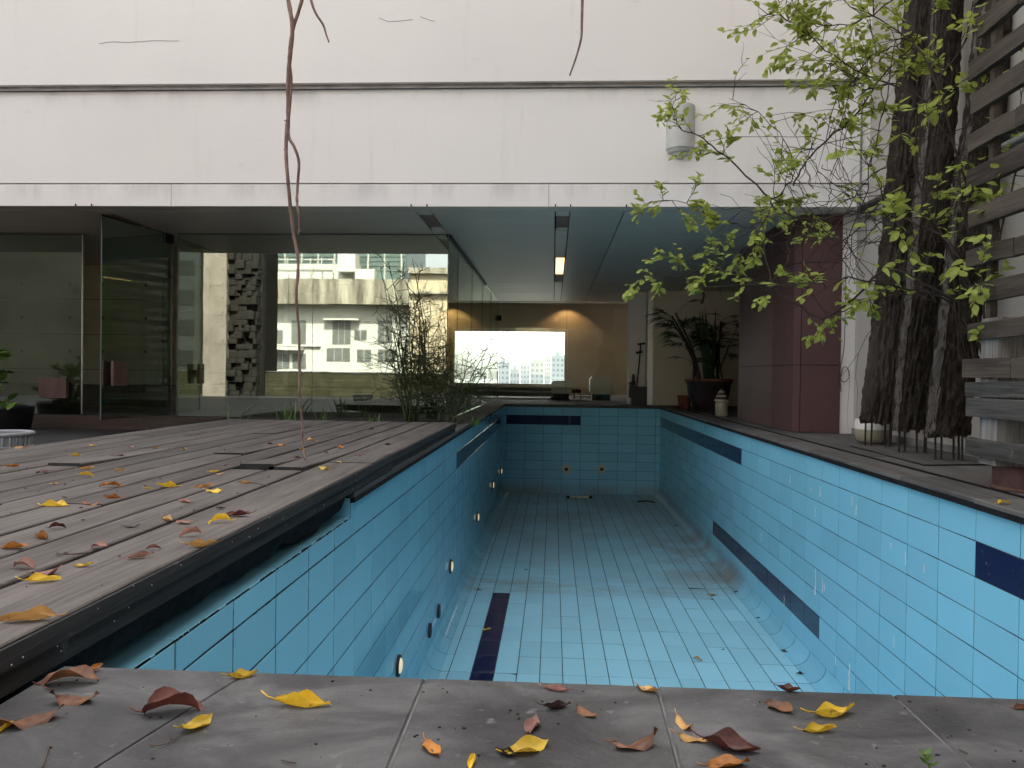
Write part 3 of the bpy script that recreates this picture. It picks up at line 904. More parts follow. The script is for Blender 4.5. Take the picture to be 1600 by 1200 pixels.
ge = thing('glass_screen', 'clear glass screen with door closing the room beyond the pool', 'glass wall')
for (x0, x1) in ((XG+.02, .33), (.336, 1.92)):
    MB().box(x0, x1, 19.78, 19.792, .002, ZS-.012).build('glass_panel', M['clear'], ge)
MB().box(XG, 1.95, 19.76, 19.81, ZS-.03, ZS-.0045).build('head_channel', M['steel'], ge)
MB().box(.329, .337, 19.775, 19.797, .0, ZS-.03).build('panel_joint', M['glass_edge'], ge)
MB().box(1.90, 1.99, 19.74, 19.80, .0, ZS-.03).build('jamb', M['steel'], ge)
p = at_y(780, 497, 19.77)
MB().cbox(p.x-.06, p.x+.06, 19.755, 19.778, p.z-.07, p.z+.07, .004).build('patch_fitting', M['darksteel'], ge)
ha = MB()
a = at_y(769, 580, 19.70); b = at_y(777, 580, 19.70); c = at_y(769, 626, 19.7)
ha.tube([(a.x,19.68,a.z),(a.x,19.68,c.z)], .02, 8).tube([(b.x,19.72,b.z),(b.x,19.72,c.z)], .02, 8).tube([(a.x,19.68,a.z-.12),(b.x,19.72,b.z-.12)], .014, 6)
ha.build('pull_handle', M['steel'], ge, True)
q = at_y(773, 569, 19.7)
MB().box(q.x-.016,q.x+.016,19.735,19.755,q.z-.06,q.z+.06).box(q.x-.055,q.x-.017,19.735,19.755,q.z-.018,q.z+.018).box(q.x+.017,q.x+.055,19.735,19.755,q.z-.018,q.z+.018).build('door_lock', M['darksteel'], ge)
# fixed leaf at the far left, open leaf
gl = thing('glass_door', 'closed glass door leaf at the far left with a square wooden pull', 'glass door', group='glass doors of the room')
MB().box(-7.9, -6.56, YG, YG+.012, .0, ZS-.03).build('pane', M['glass'], gl)
MB().box(-6.56, -6.545, YG-.004, YG+.016, 0, ZS-.03).build('edge_strip', M['steel'], gl)
MB().box(-7.9, -6.54, YG-.005, YG+.017, ZS-.029, ZS-.02).build('top_rail', M['darksteel'], gl)
a = at_y(62, 590, YG-.06); b = at_y(105, 622, YG-.06)
MB().cbox(a.x, b.x, YG-.09, YG-.03, b.z, a.z, .004).box(a.x+.1, a.x+.16, YG-.03, YG, b.z+.08, a.z-.08).build('wooden_pull', M['pullwood'], gl)
MB().box(-14.9, -7.91, YG, YG+.012, .0, ZS-.03).build('side_pane', M['glass'], gl)
hx, hy = -5.27, YG-.0
door = thing('glass_door', 'open glass door swung out over the terrace with paired wooden pulls', 'glass door', (hx, hy, 0), R(-99.5), 'glass doors of the room')
MB().box(0, 1.32, -.006, .006, .01, ZS-.03).build('pane', M['glass'], door)
MB().box(1.32, 1.327, -.008, .008, .01, ZS-.03).build('edge_strip', M['glass_edge'], door)
MB().box(0, 1.327, -.009, .009, ZS-.029, ZS-.02).build('top_rail', M['darksteel'], door)
MB().cbox(.0, .18, -.022, .022, ZS-.15, ZS-.031, .003).build('patch_hinge', M['darksteel'], door)
for s_ in (-1, 1):
    MB().cbox(.98, 1.22, s_*.075-.02, s_*.075+.02, .43, .73, .004).build('wooden_pull', M['pullwood'], door)
    MB().box(1.06, 1.14, min(s_*.006, s_*.055), max(s_*.006, s_*.055), .52, .64).build('pull_block', M['darksteel'], door)

MB().box(-14.9, XG-.05, YG-.03, YG-.016, -.25, -.015).build('plinth', M['darkwood'], gf)
# interior seen through the glass
iw = thing('concrete_wall', 'board marked concrete wall inside the glass room at the left', 'wall')
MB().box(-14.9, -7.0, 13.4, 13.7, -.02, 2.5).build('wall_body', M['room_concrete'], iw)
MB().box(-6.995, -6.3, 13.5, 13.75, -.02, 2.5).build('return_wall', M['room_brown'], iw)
MB().box(-6.29, -5.2, 14.6, 14.8, -.02, 2.5).build('dark_panel', M['darkwood'], iw)
for zz in (.62, 1.25, 1.88): MB().box(-14.9, -7.0, 13.396, 13.4, zz, zz+.008).build('wall_joint', M['hole'], iw)
for xx in (-10.2, -9.6, -8.7, -8.1, -7.3):
    for zz in (.35, .95, 1.55, 2.15):
        MB().lathe([(0,.0),(.032,.0)], 10).xform(Matrix.Translation((xx, 13.395, zz)) @ Matrix.Rotation(R(90), 4, 'X')).build('tie_hole', M['hole'], iw)
cab = thing('low_cabinet', 'long low dark wooden cabinet inside the glass room', 'cabinet')
MB().cbox(-12, -2.2, 12.2, 12.7, -.02, .34, .006).build('cabinet_body', M['darkwood'], cab)
MB().cbox(-12.02, -2.18, 12.17, 12.72, .342, .375, .004).build('cabinet_top', M['darkwood'], cab)
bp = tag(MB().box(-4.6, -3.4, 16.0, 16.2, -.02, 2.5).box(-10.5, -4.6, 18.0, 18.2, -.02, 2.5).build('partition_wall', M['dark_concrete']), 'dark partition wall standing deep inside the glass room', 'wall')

# ------------------------------------------------------------------ maroon column
mc = thing('maroon_column', 'broad maroon panelled column standing on the right paving under the soffit', 'column')
cpl = [(2.755,11.55),(2.74,9.75),(2.80,9.14),(2.86,9.06),(3.27,8.97),(3.30,9.9),(3.32,11.6)]
MB().prism([(x+(.006 if x < 3 else -.006), y+.006) for x, y in cpl], 0, ZS-.03).build('core', M['seam'], mc)
zj = [.004, .785, 1.965, ZS-.006]
for a, b in zip(zj[:-1], zj[1:]):
    for (q0, q1) in ((0, 4), (3, 6)):
        seg = cpl[q0:q1]
        mb = MB(); m = len(seg)
        off = [(x-(.012 if q0 == 0 and i < 2 else .008 if q0 == 0 else 0)*(1 if x < 3.2 else -1), y-(.010 if 1 < i+q0 < 5 else 0)) for i, (x, y) in enumerate(seg)]
        for z in (a+.004, b-.004): mb.v += [(x,y,z) for x,y in off]
        n0 = len(mb.v)
        for z in (a+.004, b-.004): mb.v += [(x+.01,y+.012,z) for x,y in off]
        for i in range(m-1):
            mb.f += [(i,i+1,m+i+1,m+i), (n0+i,n0+m+i,n0+m+i+1,n0+i+1), (m+i,m+i+1,n0+m+i+1,n0+m+i), (i+1,i,n0+i,n0+i+1)]
        mb.f += [(0,m,n0+m,n0),(m-1,n0+m-1,n0+2*m-1,2*m-1)]
        mb.build('panel', M['maroon'], mc)
MB().box(2.85, 3.28, 9.0, 9.3, -.0, .004).build('base_plate', M['darksteel'], mc)

# ------------------------------------------------------------------ wall lamp, pipes, side wall
wl = thing('wall_lamp', 'pale half round lamp fixed high on the white wall', 'wall lamp', (1.375, YB, 3.06))
hc = lambda prof, n=18: MB().lathe(prof, n, (0,0,0), math.pi, 2*math.pi)
hc([(.0,.58),(.135,.58),(.158,.565),(.158,.09),(.15,.085),(0,.085)]).build('lamp_body', M['lampbody'], wl)
hc([(0,.0845),(.150,.0845),(.13,.05),(.10,.048),(.09,.025),(.055,.022),(.04,-.01),(0,-.012)]).build('lamp_base', M['lampbody'], wl)
MB().box(-.155,.155,-.012,0,.09,.575).build('back_plate', M['groove'], wl)
hc([(0,.584),(.11,.584),(.11,.581),(.0,.581)]).build('top_louvre', M['darksteel'], wl)

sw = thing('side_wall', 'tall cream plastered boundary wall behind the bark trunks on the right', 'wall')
MB().box(3.44, 3.64, -4.0, 9.06, -.2, 9.0).build('wall_body', M['cream'], sw)  # height above the view raised to shade the left pool wall
MB().box(3.415, 3.44, 1.5, 8.97, -.01, .07).build('skirting', M['groove'], sw)
tag(MB().tube([(3.365, 8.66, 2.50),(3.37,7.6,2.485),(3.375,6.4,2.475),(3.375,2,2.47)], .045, 10).build('lagged_pipe', M['lagging'], None, True), 'dark lagged pipe running along the side wall at soffit height', 'pipe')
tag(MB().tube([(3.385, 8.70, 2.425),(3.385,7.2,2.42),(3.39,6.4,2.42),(3.39,2,2.42)], .024, 10).build('pale_pipe', M['pipe'], None, True), 'thin pale pipe just below the dark lagged pipe', 'pipe')
loop = [at_y(1322, 400, 8.95), at_y(1321, 470, 8.95), at_y(1319, 540, 8.95), at_y(1313, 575, 8.95), at_y(1312, 590, 8.95), at_y(1320, 597, 8.95), at_y(1327, 588, 8.95), at_y(1325, 576, 8.95), at_y(1318, 574, 8.95), at_y(1313, 590, 8.95), at_y(1314, 612, 8.95)]
tag(MB().tube(smoothline(loop, 5), .004, 5).build('wire_loop', M['cable']), 'thin wire coiled into a loop on the white wall beside the maroon column', 'wire')
hk = [at_y(1099, 440, 14.6), at_y(1099, 455, 14.6), at_y(1101, 462, 14.6), at_y(1096, 470, 14.6), at_y(1096, 474, 14.6), at_y(1099, 470, 14.6), at_y(1098, 456, 14.6)]
tag(MB().tube(smoothline(hk, 4), .012, 5).build('hanging_hook', M['cable']), 'dark knotted cord hanging from the soffit above the palm', 'cord')

# ------------------------------------------------------------------ bark trunks on steel rods
def bark_trunk(cx, cy, w0, w1, z0, z1, lean, seed, label, sap=None, depth=.6, face=0):
    t = thing('bark_trunk', label, 'tree trunk', (cx, cy, 0), face, 'bark trunks on steel rods')
    na, nz = 58, 230
    mb = MB()
    for j in range(nz+1):
        f = j/nz; z = z0+(z1-z0)*f
        hw = (w0+(w1-w0)*f)/2*(1+.06*mnoise.noise(Vector((z*1.3, seed, 0))))
        ox = lean*f+.02*mnoise.noise(Vector((z*.9, seed+5, 3)))
        for i in range(na+1):
            a = math.pi*(1+i/na)
            arc = i/na
            cr = mnoise.noise(Vector((arc*13+.5*mnoise.noise(Vector((arc*5, z*2, seed))), z*4.2, seed)))
            rid = 1-abs(cr)*2.2
            fine = mnoise.noise(Vector((arc*34, z*15, seed+9)))
            big = mnoise.noise(Vector((arc*2.5, z*.8, seed+2)))
            d = .020*rid+.014*fine+.024*big+.006*mnoise.noise(Vector((arc*70, z*24, seed)))
            x = ox+math.cos(a)*(hw+d)
            y = math.sin(a)*(hw*depth+d)
            zz = z
            if j == 0: zz = z0+.05*mnoise.noise(Vector((arc*11, seed, 1)))+.022*mnoise.noise(Vector((arc*37, seed, 4)))
            mb.v.append((x, y, zz))
    m = na+1
    for j in range(nz):
        for i in range(na): mb.f.append((j*m+i, j*m+i+1, (j+1)*m+i+1, (j+1)*m+i))
    b = len(mb.v)
    mb.build('bark', M['bark'], t, True)
    bk = MB()                                        # bare split back of the log
    for j in range(nz+1):
        f = j/nz; p, q = mb.v[j*m], mb.v[j*m+na]
        for k in range(5):
            u = k/4
            bk.v.append((p[0]+(q[0]-p[0])*u, p[1]+(q[1]-p[1])*u+.055*math.sin(math.pi*u), p[2]+(q[2]-p[2])*u))
    for j in range(nz):
        for k in range(4): bk.f.append((j*5+k, (j+1)*5+k, (j+1)*5+k+1, j*5+k+1))
    bk.f.append(tuple(range(0, 5)) + (0,)) if False else None
    bk.build('split_face', M['sapwood'], t, True)
    lo = MB(); lo.v = [(x, y, z+.004) for x, y, z in mb.v[:m]]; lo.f = [tuple(range(m))]
    lo.build('cut_end', M['sapwood'], t)
    if sap:                                          # long strip where the bark has come off
        sb = MB()
        for j in range(nz+1):
            f = j/nz
            i0 = int(na*(sap+.03*mnoise.noise(Vector((f*9, seed, 0)))))
            for k in range(4):
                x, y, z = mb.v[j*m+min(na, max(0, i0+k*3))]
                r_ = math.hypot(x, y)+1e-6
                sb.v.append((x+x/r_*.006, y+y/r_*.012, z))
        for j in range(nz):
            for k in range(3): sb.f.append((j*4+k, j*4+k+1, (j+1)*4+k+1, (j+1)*4+k))
        sb.build('bare_strip', M['sapwood'], t, True)
    for (dx, dy) in ((-.10,-.05),(-.03,.02),(.05,-.04),(.11,.01),(.08,-.08)):
        dx += rnd.uniform(-.02,.02)
        MB().tube([(dx+rnd.uniform(-.012,.012), dy, .004),(dx, dy, z0+.12)], .0085, 6).build('steel_rod', M['darksteel'], t)
    return t
bark_trunk(3.02, 7.30, .29, .235, .225, 5.4, .40, 1.7, 'farthest bark covered trunk on steel rods, in front of the white bowl', .78, .75, R(-12))
bark_trunk(3.04, 6.70, .275, .225, .21, 5.4, .30, 8.3, 'middle bark covered trunk on steel rods, with a pale bare strip', .12, .7, R(-8))
bark_trunk(3.06, 6.15, .30, .24, .20, 5.2, .44, 15.1, 'nearest bark covered trunk on steel rods, beside the slatted fence', .10, .7, R(-5))
bp_ = [at_z(1330,697,.006), at_z(1445,727,.006), at_z(1560,726,.006), at_z(1470,699,.006)]
c_ = sum(bp_, Vector())/4
tag(MB().prism([(c_.x+(q.x-c_.x)*1.02, c_.y+(q.y-c_.y)*1.012) for q in bp_], .003, .008).build('plate_underlay', M['seam']), 'thin black bed showing round the flat plate under the trunks', 'plate')
tag(MB().prism([(q.x,q.y) for q in bp_], .009, .013).build('steel_base_plate', M['paving']), 'flat dark steel plate lying on the paving under the bark trunks', 'plate')
bowl = thing('ceramic_bowl', 'round two tone ceramic bowl on the paving behind the far bark trunk', 'bowl', (3.12, 7.66, .004))
MB().lathe([(0,0),(.10,0),(.145,.03),(.165,.08),(.168,.14)], 28).build('glazed_base', M['ceramic_dark'], bowl, True)
MB().lathe([(.1685,.141),(.166,.19),(.155,.235),(.148,.24),(.142,.235),(.15,.19),(.152,.06),(0,.05)], 28).build('white_rim', M['ceramic'], bowl, True)

# ------------------------------------------------------------------ slatted fence at the right edge
fence = thing('slatted_fence', 'weathered horizontal slat fence on a rusty round base at the right edge', 'fence', (2.565, 4.6, 0))
FX = 2.545
def fz(y): return at_x(1512, y, FX).z
rows_ = [(-16, 18, 0), (43, 72, 0), (101, 128, 0), (152, 183, 0), (214, 241, 0), (267, 298, 0), (327, 358, 0), (393, 419, 0), (447, 476, 0), (506, 532, 0), (561, 590, 0), (597, 619, 1), (621, 650, 1), (683, 709, 1)]
zz_ = fz(18)
for k in range(1, 6): rows_.insert(0, (-16-58*k, 18-58*k-3, 0))
for i, (ya, yb, old) in enumerate(rows_):
    z1, z0 = fz(ya), fz(yb)
    ye_ = 4.88+rnd.uniform(-.05,.05)
    segs = [(2.3, ye_)]
    if i % 3 == 0: segs = [(2.3, 4.40), (4.404, ye_)]
    for (y0, y1) in segs:
        n = 8; mb = MB(); tw = rnd.uniform(-.012,.012); sg = rnd.uniform(-.008,.012)
        for k in range(n+1):
            t = k/n; y = y0+(y1-y0)*t
            j1, j0 = rnd.uniform(-.003,.003), rnd.uniform(-.003,.003)
            xx = FX+.010+tw*(t-.5); zo = sg*math.sin(math.pi*t)
            mb.v += [(xx-.022,y,z0+zo+j0),(xx+.022,y,z0+zo+j0),(xx+.022,y,z1+zo+j1),(xx-.018,y,z1+zo+j1),(xx-.022,y,z1+zo+j1-.004)]
        for k in range(n):
            for q in range(5): mb.f.append((k*5+q, k*5+(q+1)%5, (k+1)*5+(q+1)%5, (k+1)*5+q))
        mb.f += [tuple(range(5))[::-1], tuple(n*5+q for q in range(5))]
        mb.xform(Matrix.Translation((-2.565, -4.6, 0)))
        o = mb.build('slat', M['old_slat'] if old else M['slat'], fence)
        if old: o['label'] = 'dark flaking lower slat'
MB().cbox(.0, .17, -.02, .16, .135, 1.0, .003).build('post', M['paintpost'], fence)
MB().cbox(.005, .06, -.9, -.84, .0, 5.2, .003).build('post', M['slat'], fence)
MB().cbox(.005, .05, .085, .13, 1.0, 5.2, .003).build('post', M['slat'], fence)
MB().lathe([(.255,.0),(.255,.132),(.25,.134),(0,.134)], 40, (.27,-.02,.001)).build('round_base', M['rust'], fence, True)
MB().lathe([(.262,0),(.268,.008),(.263,.02),(.2551,.022)], 40, (.27,-.02,.001)).build('base_rim', M['rustrim'], fence, True)

# ------------------------------------------------------------------ leaves and branches
def leaf_mb(L, W, curl=0, fold=.2, twist=0, nu=8, nv=4, tip=.0, stalk=0, wav=0, seed=0, roll=0):
    mb = MB()
    for i in range(nu+1):
        u = i/nu
        wd = W/2*(math.sin(math.pi*min(1, u**.82))**.85 if 0 < u < 1 else .02)
        if u > .82: wd *= 1-.35*(u-.82)/.18
        ang = curl*(u-.45)
        x = L*(math.sin(ang)/curl if abs(curl) > 1e-3 else (u-.45))
        z = L*((1-math.cos(ang))/curl if abs(curl) > 1e-3 else 0)
        tw = twist*(u-.4)
        for j in range(nv+1):
            v = -1+2*j/nv
            cv = roll*v
            yy = wd*(math.sin(cv)/roll if abs(roll) > 1e-3 else v)
            hh = wd*((1-math.cos(cv))/roll if abs(roll) > 1e-3 else 0)+fold*abs(v)*wd
            hh += wav*math.sin(u*9+seed+v*2)*abs(v)
            y2 = yy*math.cos(tw)-hh*math.sin(tw); h2 = yy*math.sin(tw)+hh*math.cos(tw)
            mb.v.append((x-math.sin(ang)*h2, y2, z+math.cos(ang)*h2))
    m = nv+1
    for i in range(nu):
        for j in range(nv): mb.f.append((i*m+j, (i+1)*m+j, (i+1)*m+j+1, i*m+j+1))
    if stalk:
        p = Vector(mb.v[m//2])
        mb.tube([p+Vector((.004,0,0)), p+Vector((-stalk*.5,.12*stalk,.10*stalk)), p+Vector((-stalk,.3*stalk,.35*stalk))], [L*.014]*3, 4)
    return mb

class Bush:
    """stems, twigs and leaves of one plant"""
    def __init__(s, root, leafmat, twigmat, leaf_max=300):
        s.root, s.lm, s.tm, s.max = root, leafmat, twigmat, leaf_max
        s.leaves = []; s.twigs = MB()
    def stem(s, pts, r0, r1, k=5, n=6):
        sp = smoothline(pts, k)
        for i, p in enumerate(sp[1:-1]): p += Vector((rnd.gauss(0,.006), rnd.gauss(0,.006), rnd.gauss(0,.006)))
        rr = [r0+(r1-r0)*i/(len(sp)-1) for i in range(len(sp))]
        MB().tube(sp, rr, n).build('stem', s.tm, s.root, True)
        return sp
    def twig(s, p, d, L, r, leafy, size, gen=0, grav=.03):
        pts = [Vector(p)]; d = Vector(d).normalized()
        n = 6
        for i in range(n):
            d = (d+Vector((rnd.gauss(0,.15), rnd.gauss(0,.15), rnd.gauss(0,.14)+grav*.3))).normalized()
            pts.append(pts[-1]+d*L/n)
        s.twigs.tube(pts, [r*(1-.65*i/n) for i in range(n+1)], 4)
        if gen > 0:
            for _ in range(rnd.randint(1, 3)):
                i = rnd.randint(1, n-1)
                dd = (pts[i+1]-pts[i]).normalized()
                ax = Vector((rnd.gauss(0,1), rnd.gauss(0,1), rnd.gauss(0,.7))).normalized()
                s.twig(pts[i], dd+ax*.8, L*rnd.uniform(.4,.7), r*.6, leafy, size, gen-1, grav)
        if rnd.random() < leafy:
            cnt = rnd.randint(4, 8); side = 1
            for q in range(cnt):
                t = .35+.65*q/(cnt-1)
                i = min(n-1, int(t*n)); base = pts[i].lerp(pts[i+1], t*n-i)
                dd = (pts[i+1]-pts[i]).normalized()
                sd = dd.cross(Vector((0,0,1)))
                if sd.length < .1: sd = Vector((1,0,0))
                sd.normalize(); side = -side
                ld = dd*.7+sd*side*.8+Vector((rnd.gauss(0,.25), rnd.gauss(0,.25), rnd.gauss(-.25,.3)))
                s.leaves.append((base, ld.normalized(), size*rnd.uniform(.65,1.2)))
    def finish(s, shapes, name='leaf'):
        if s.twigs.f:
            o = s.twigs.build('twigs', s.tm, s.root, True); o['kind'] = 'stuff'
        def vis(q):
            pr = project(q[0])
            return (0 if pr and -20 < pr[0] < 1620 and -20 < pr[1] < 1220 else 1, (q[0]-CAM).length/q[2])
        s.leaves.sort(key=vis)
        rest = MB()
        meshes = [sh.mesh(name, s.lm, True) for sh in shapes]
        for i, (p, d, sz) in enumerate(s.leaves):
            up = Vector((rnd.gauss(0,.55), rnd.gauss(-.35,.55), 1)).normalized()
            y = up.cross(d)
            if y.length < .05: y = Vector((1,0,0))
            y.normalize(); z = d.cross(y)
            Mx = Matrix((d, y, z)).transposed().to_4x4()
            Mx = Matrix.Translation(p+d*sz*.45) @ Mx @ Matrix.Scale(sz, 4)
            k = rnd.randrange(len(shapes))
            if i < s.max:
                o = link(name, meshes[k], s.root); o.matrix_local = s.root.matrix_world.inverted() @ Mx if False else Mx
            else:
                rest.add([Mx @ Vector(v) for v in shapes[k].v], shapes[k].f)
        if rest.f:
            o = rest.build('far_leaves', s.lm, s.root, True); o['kind'] = 'stuff'
LEAFSH = [leaf_mb(1, .56, c, f, t, 6, 4, stalk=.12, wav=.02, seed=k) for k, (c, f, t) in enumerate(((.5,.15,.2),(-.5,.2,-.3),(.2,.3,.4),(-.9,.1,.1),(.7,.35,-.5)))]

vine = thing('climbing_shrub', 'light green leafed shrub scrambling from the bark trunks across the white wall', 'shrub')
vb = Bush(vine, M['vineleaf'], M['darktwig'])
def P(*q): return [at_y(px, py, y) for px, py, y in q]
mains = [ # stem path, base radius, tip radius, twig count, first fraction, leafiness, twig length, spread upwards
 (P((1540,640,5.25),(1520,500,5.2),(1440,442,5.2),(1380,424,5.3),(1297,495,5.5),(1252,480,5.6),(1207,446,5.7),(1233,408,5.8),(1229,380,5.9)), .013,.005, 6,.3,.45,.22),
 (P((1207,446,5.7),(1190,445,5.75),(1161,431,5.8),(1133,422,5.9),(1105,420,6.0),(1060,432,6.0),(1015,432,6.1)), .008,.002, 12,.2,.95,.20),
 (P((1207,446,5.7),(1195,400,5.8),(1192,360,5.9),(1160,395,6.0),(1110,400,6.1),(1060,410,6.1)), .007,.002, 11,.35,.95,.20),
 (P((1535,600,5.2),(1500,478,5.25),(1430,455,5.3),(1370,440,5.3),(1300,435,5.4),(1240,444,5.5),(1140,446,5.8),(1060,455,6.0)), .011,.002, 9,.2,.6,.24),
 (P((1530,560,5.3),(1480,470,5.35),(1400,460,5.4),(1350,470,5.4),(1297,490,5.5),(1260,450,5.6)), .010,.003, 8,.25,.7,.2),
 (P((1540,560,5.0),(1500,400,5.0),(1420,345,5.3),(1330,330,5.6),(1270,345,5.8),(1205,323,5.9),(1223,298,5.9),(1241,271,6.0),(1232,229,6.0),(1184,175,6.1),(1139,154,6.2)), .012,.002, 22,.35,.75,.30),
 (P((1205,310,5.9),(1139,250,6.1),(1100,217,6.2),(1061,199,6.3),(1052,160,6.3),(1065,139,6.3)), .009,.002, 15,.15,.9,.22),
 (P((1205,323,5.9),(1180,355,5.9),(1130,345,6.0),(1060,315,6.2),(1010,318,6.2)), .007,.002, 13,.2,.95,.20),
 (P((1240,290,5.9),(1256,259,5.9),(1292,217,5.8),(1334,184,5.7),(1380,120,5.5),(1430,60,5.4),(1450,-60,5.3)), .009,.005, 18,.1,.65,.32),
 (P((1540,420,5.1),(1500,250,5.1),(1420,150,5.3),(1340,110,5.5),(1280,70,5.7),(1230,30,5.8),(1185,22,5.9)), .011,.002, 22,.4,.9,.30),
 (P((1500,260,5.1),(1450,100,5.2),(1390,40,5.4),(1330,10,5.6),(1260,-20,5.7),(1215,10,5.8)), .009,.002, 20,.25,.9,.30),
 (P((1440,40,5.3),(1400,70,5.4),(1360,90,5.5),(1330,130,5.6),(1300,150,5.8)), .007,.002, 18,.1,.95,.26),
 (P((1420,-20,5.3),(1350,30,5.5),(1290,40,5.7),(1250,60,5.8)), .007,.002, 14,.2,.95,.26),
 (P((1450,160,5.2),(1400,130,5.3),(1350,140,5.5),(1300,100,5.7),(1313,175,5.8),(1311,244,5.9),(1298,290,5.9)), .007,.002, 14,.1,.75,.26),
 (P((1530,500,5.0),(1480,380,5.1),(1440,300,5.2),(1430,200,5.2),(1470,120,5.2),(1510,60,5.1),(1530,-60,5.1)), .010,.005, 13,.1,.45,.28),
 (P((1545,620,4.95),(1530,420,4.95),(1500,300,5.0),(1510,200,5.0),(1545,120,4.9),(1600,60,4.7)), .010,.004, 12,.15,.55,.26),
 (P((1300,385,5.6),(1350,350,5.5),(1380,300,5.4),(1350,240,5.5),(1390,190,5.4)), .006,.002, 9,.1,.6,.24),
 (P((1560,600,4.85),(1550,450,4.7),(1570,340,4.6),(1600,230,4.5),(1640,120,4.3)), .009,.004, 10,.1,.6,.24),
 (P((1420,360,5.25),(1480,330,5.1),(1540,250,4.9),(1600,170,4.6)), .006,.003, 8,.1,.6,.22),
 (P((1400,455,5.3),(1430,380,5.2),(1460,300,5.1),(1490,250,5.0)), .006,.003, 6,.1,.5,.2),
]
for pts, r0, r1, nt_, f0, leafy, L in mains:
    sp = vb.stem(pts, r0*.8, r1*.9)
    for k in range(nt_):
        f = f0+(1-f0)*(k+rnd.random())/nt_
        i = min(len(sp)-2, int(f*(len(sp)-1)))
        d = (sp[i+1]-sp[i]).normalized()
        ax = Vector((rnd.gauss(0,1), rnd.gauss(0,.6), rnd.gauss(.1,1))).normalized()
        vb.twig(sp[i], d*.7+ax, L*rnd.uniform(.55,1.25), .0035, leafy, .067, 1 if rnd.random() < .75 else 0)
# bare wiry tangle in front of the trunks
for k in range(46):
    px, py = rnd.uniform(1290,1520), rnd.uniform(120,470)
    p = at_y(px, py, rnd.uniform(5.0,5.6))
    vb.twig(p, (rnd.gauss(-.4,1), rnd.gauss(0,.3), rnd.gauss(0,.8)), rnd.uniform(.3,.8), .0028, .10, .09, 1)
for (a, b, c) in (((1215,430,5.7),(1300,330,5.5),(1420,270,5.2)), ((1240,445,5.6),(1340,300,5.4),(1490,150,5.1)), ((1265,440,5.6),(1400,330,5.3),(1530,160,4.9)),
                  ((1300,430,5.5),(1360,260,5.3),(1400,60,5.2)), ((1455,400,5.1),(1470,250,5.1),(1465,120,5.1)), ((1490,430,5.0),(1500,560,5.0),(1496,380,5.0)),
                  ((1330,395,5.5),(1270,350,5.6),(1210,370,5.7)), ((1460,470,5.1),(1400,400,5.2),(1330,290,5.4))):
    sp = smoothline(P(a, b, c), 6)
    for p in sp: p += Vector((rnd.gauss(0,.02),0,rnd.gauss(0,.02)))
    vb.twigs.tube(sp, .0035, 4)
for k in range(22):
    a_ = (rnd.uniform(1080,1330), rnd.uniform(150,430), rnd.uniform(5.5,6.0)); b_ = (rnd.uniform(1250,1450), rnd.uniform(240,460), rnd.uniform(5.3,5.8))
    m_ = ((a_[0]+b_[0])/2+rnd.uniform(-40,40), (a_[1]+b_[1])/2+rnd.uniform(-50,50), (a_[2]+b_[2])/2)
    sp = smoothline(P(a_, m_, b_), 7)
    for p in sp: p += Vector((rnd.gauss(0,.012),0,rnd.gauss(0,.012)))
    vb.twigs.tube(sp, [.0016+.0018*i/len(sp) for i in range(len(sp))], 4)
vb.finish(LEAFSH)

# bare stems behind the slats
bare = thing('bare_shrub', 'tangle of bare dark stems growing behind the slatted fence', 'shrub', (2.95, 4.0, 0))
bb = Bush(bare, M['vineleaf'], M['darktwig'])
for k in range(16):
    x, y = rnd.uniform(-.15,.3), rnd.uniform(-.9,.6)
    pts = [(x, y, 0), (x+rnd.gauss(0,.08), y+rnd.gauss(0,.12), .5), (x+rnd.gauss(0,.15), y+rnd.gauss(0,.25), 1.1), (x+rnd.gauss(0,.2), y+rnd.gauss(0,.4), rnd.uniform(1.5,2.1))]
    sp = bb.stem(pts, .012, .004)
    for q in range(4):
        i = rnd.randrange(5, len(sp)-1)
        bb.twig(sp[i], (rnd.gauss(0,1), rnd.gauss(0,1), .6), rnd.uniform(.2,.5), .004, .25, .075, 1)
bb.finish(LEAFSH)

# hanging rootlets in front of the deck
hr = thing('hanging_root', 'long twisted dry root hanging down in front of the white wall', 'hanging root')
yv = 2.6
A = [(450,-40),(450.6,0),(457,45),(450.6,118),(450,175),(447,236),(453,315),(459,367),(466,410),(463,467),(467,517),(468,577),(468,613),(472,660),(473,693),(477,718)]
B = [(474,-40),(471.6,0),(457.5,46),(452,90),(455,131),(450.6,206),(461,232),(467,254),(465,290),(464,315),(468,345),(467,367)]
for pts, r0, r1 in ((A, .0078, .0034), (B, .0062, .0042)):
    sp = smoothline([at_y(px, py, yv+.012*math.sin(i*1.9+r0*900)) for i, (px, py) in enumerate(pts)], 6)
    for i, p in enumerate(sp): p += Vector((rnd.gauss(0,.0003), rnd.gauss(0,.0003), 0))
    MB().tube(sp, [(r0+(r1-r0)*i/len(sp))*(1+.25*mnoise.noise(Vector((i*.7,r0*500,0)))) for i in range(len(sp))], 7).build('strand', M['rootlet'], hr, True)
kn = MB()
for (px, py) in ((446,237),(447,188),(457,372),(470,360),(452,90)):
    p = at_y(px+1, py, yv); kn.tube([p, p+Vector((rnd.uniform(-.016,.008),0,rnd.uniform(-.004,.01)))], [.003,.0012], 5)
kn.build('root_knots', M['rootlet'], hr)['kind'] = 'stuff'
for pts, lb in (([(480,-30),(486,0),(493,20),(505,39),(509,52),(514,66)], 'short thin twig hanging just right of the long root'),
                ([(911,-30),(910,0),(909,35),(908,60),(900,90),(890,118)], 'thin bent twig hanging alone against the white wall')):
    sp = smoothline([at_y(px, py, 2.6) for px, py in pts], 5)
    tag(MB().tube(sp, [.0055-.003*i/len(sp) for i in range(len(sp))], 6).build('hanging_twig', M['rootlet'], None, True), lb, 'hanging twig')

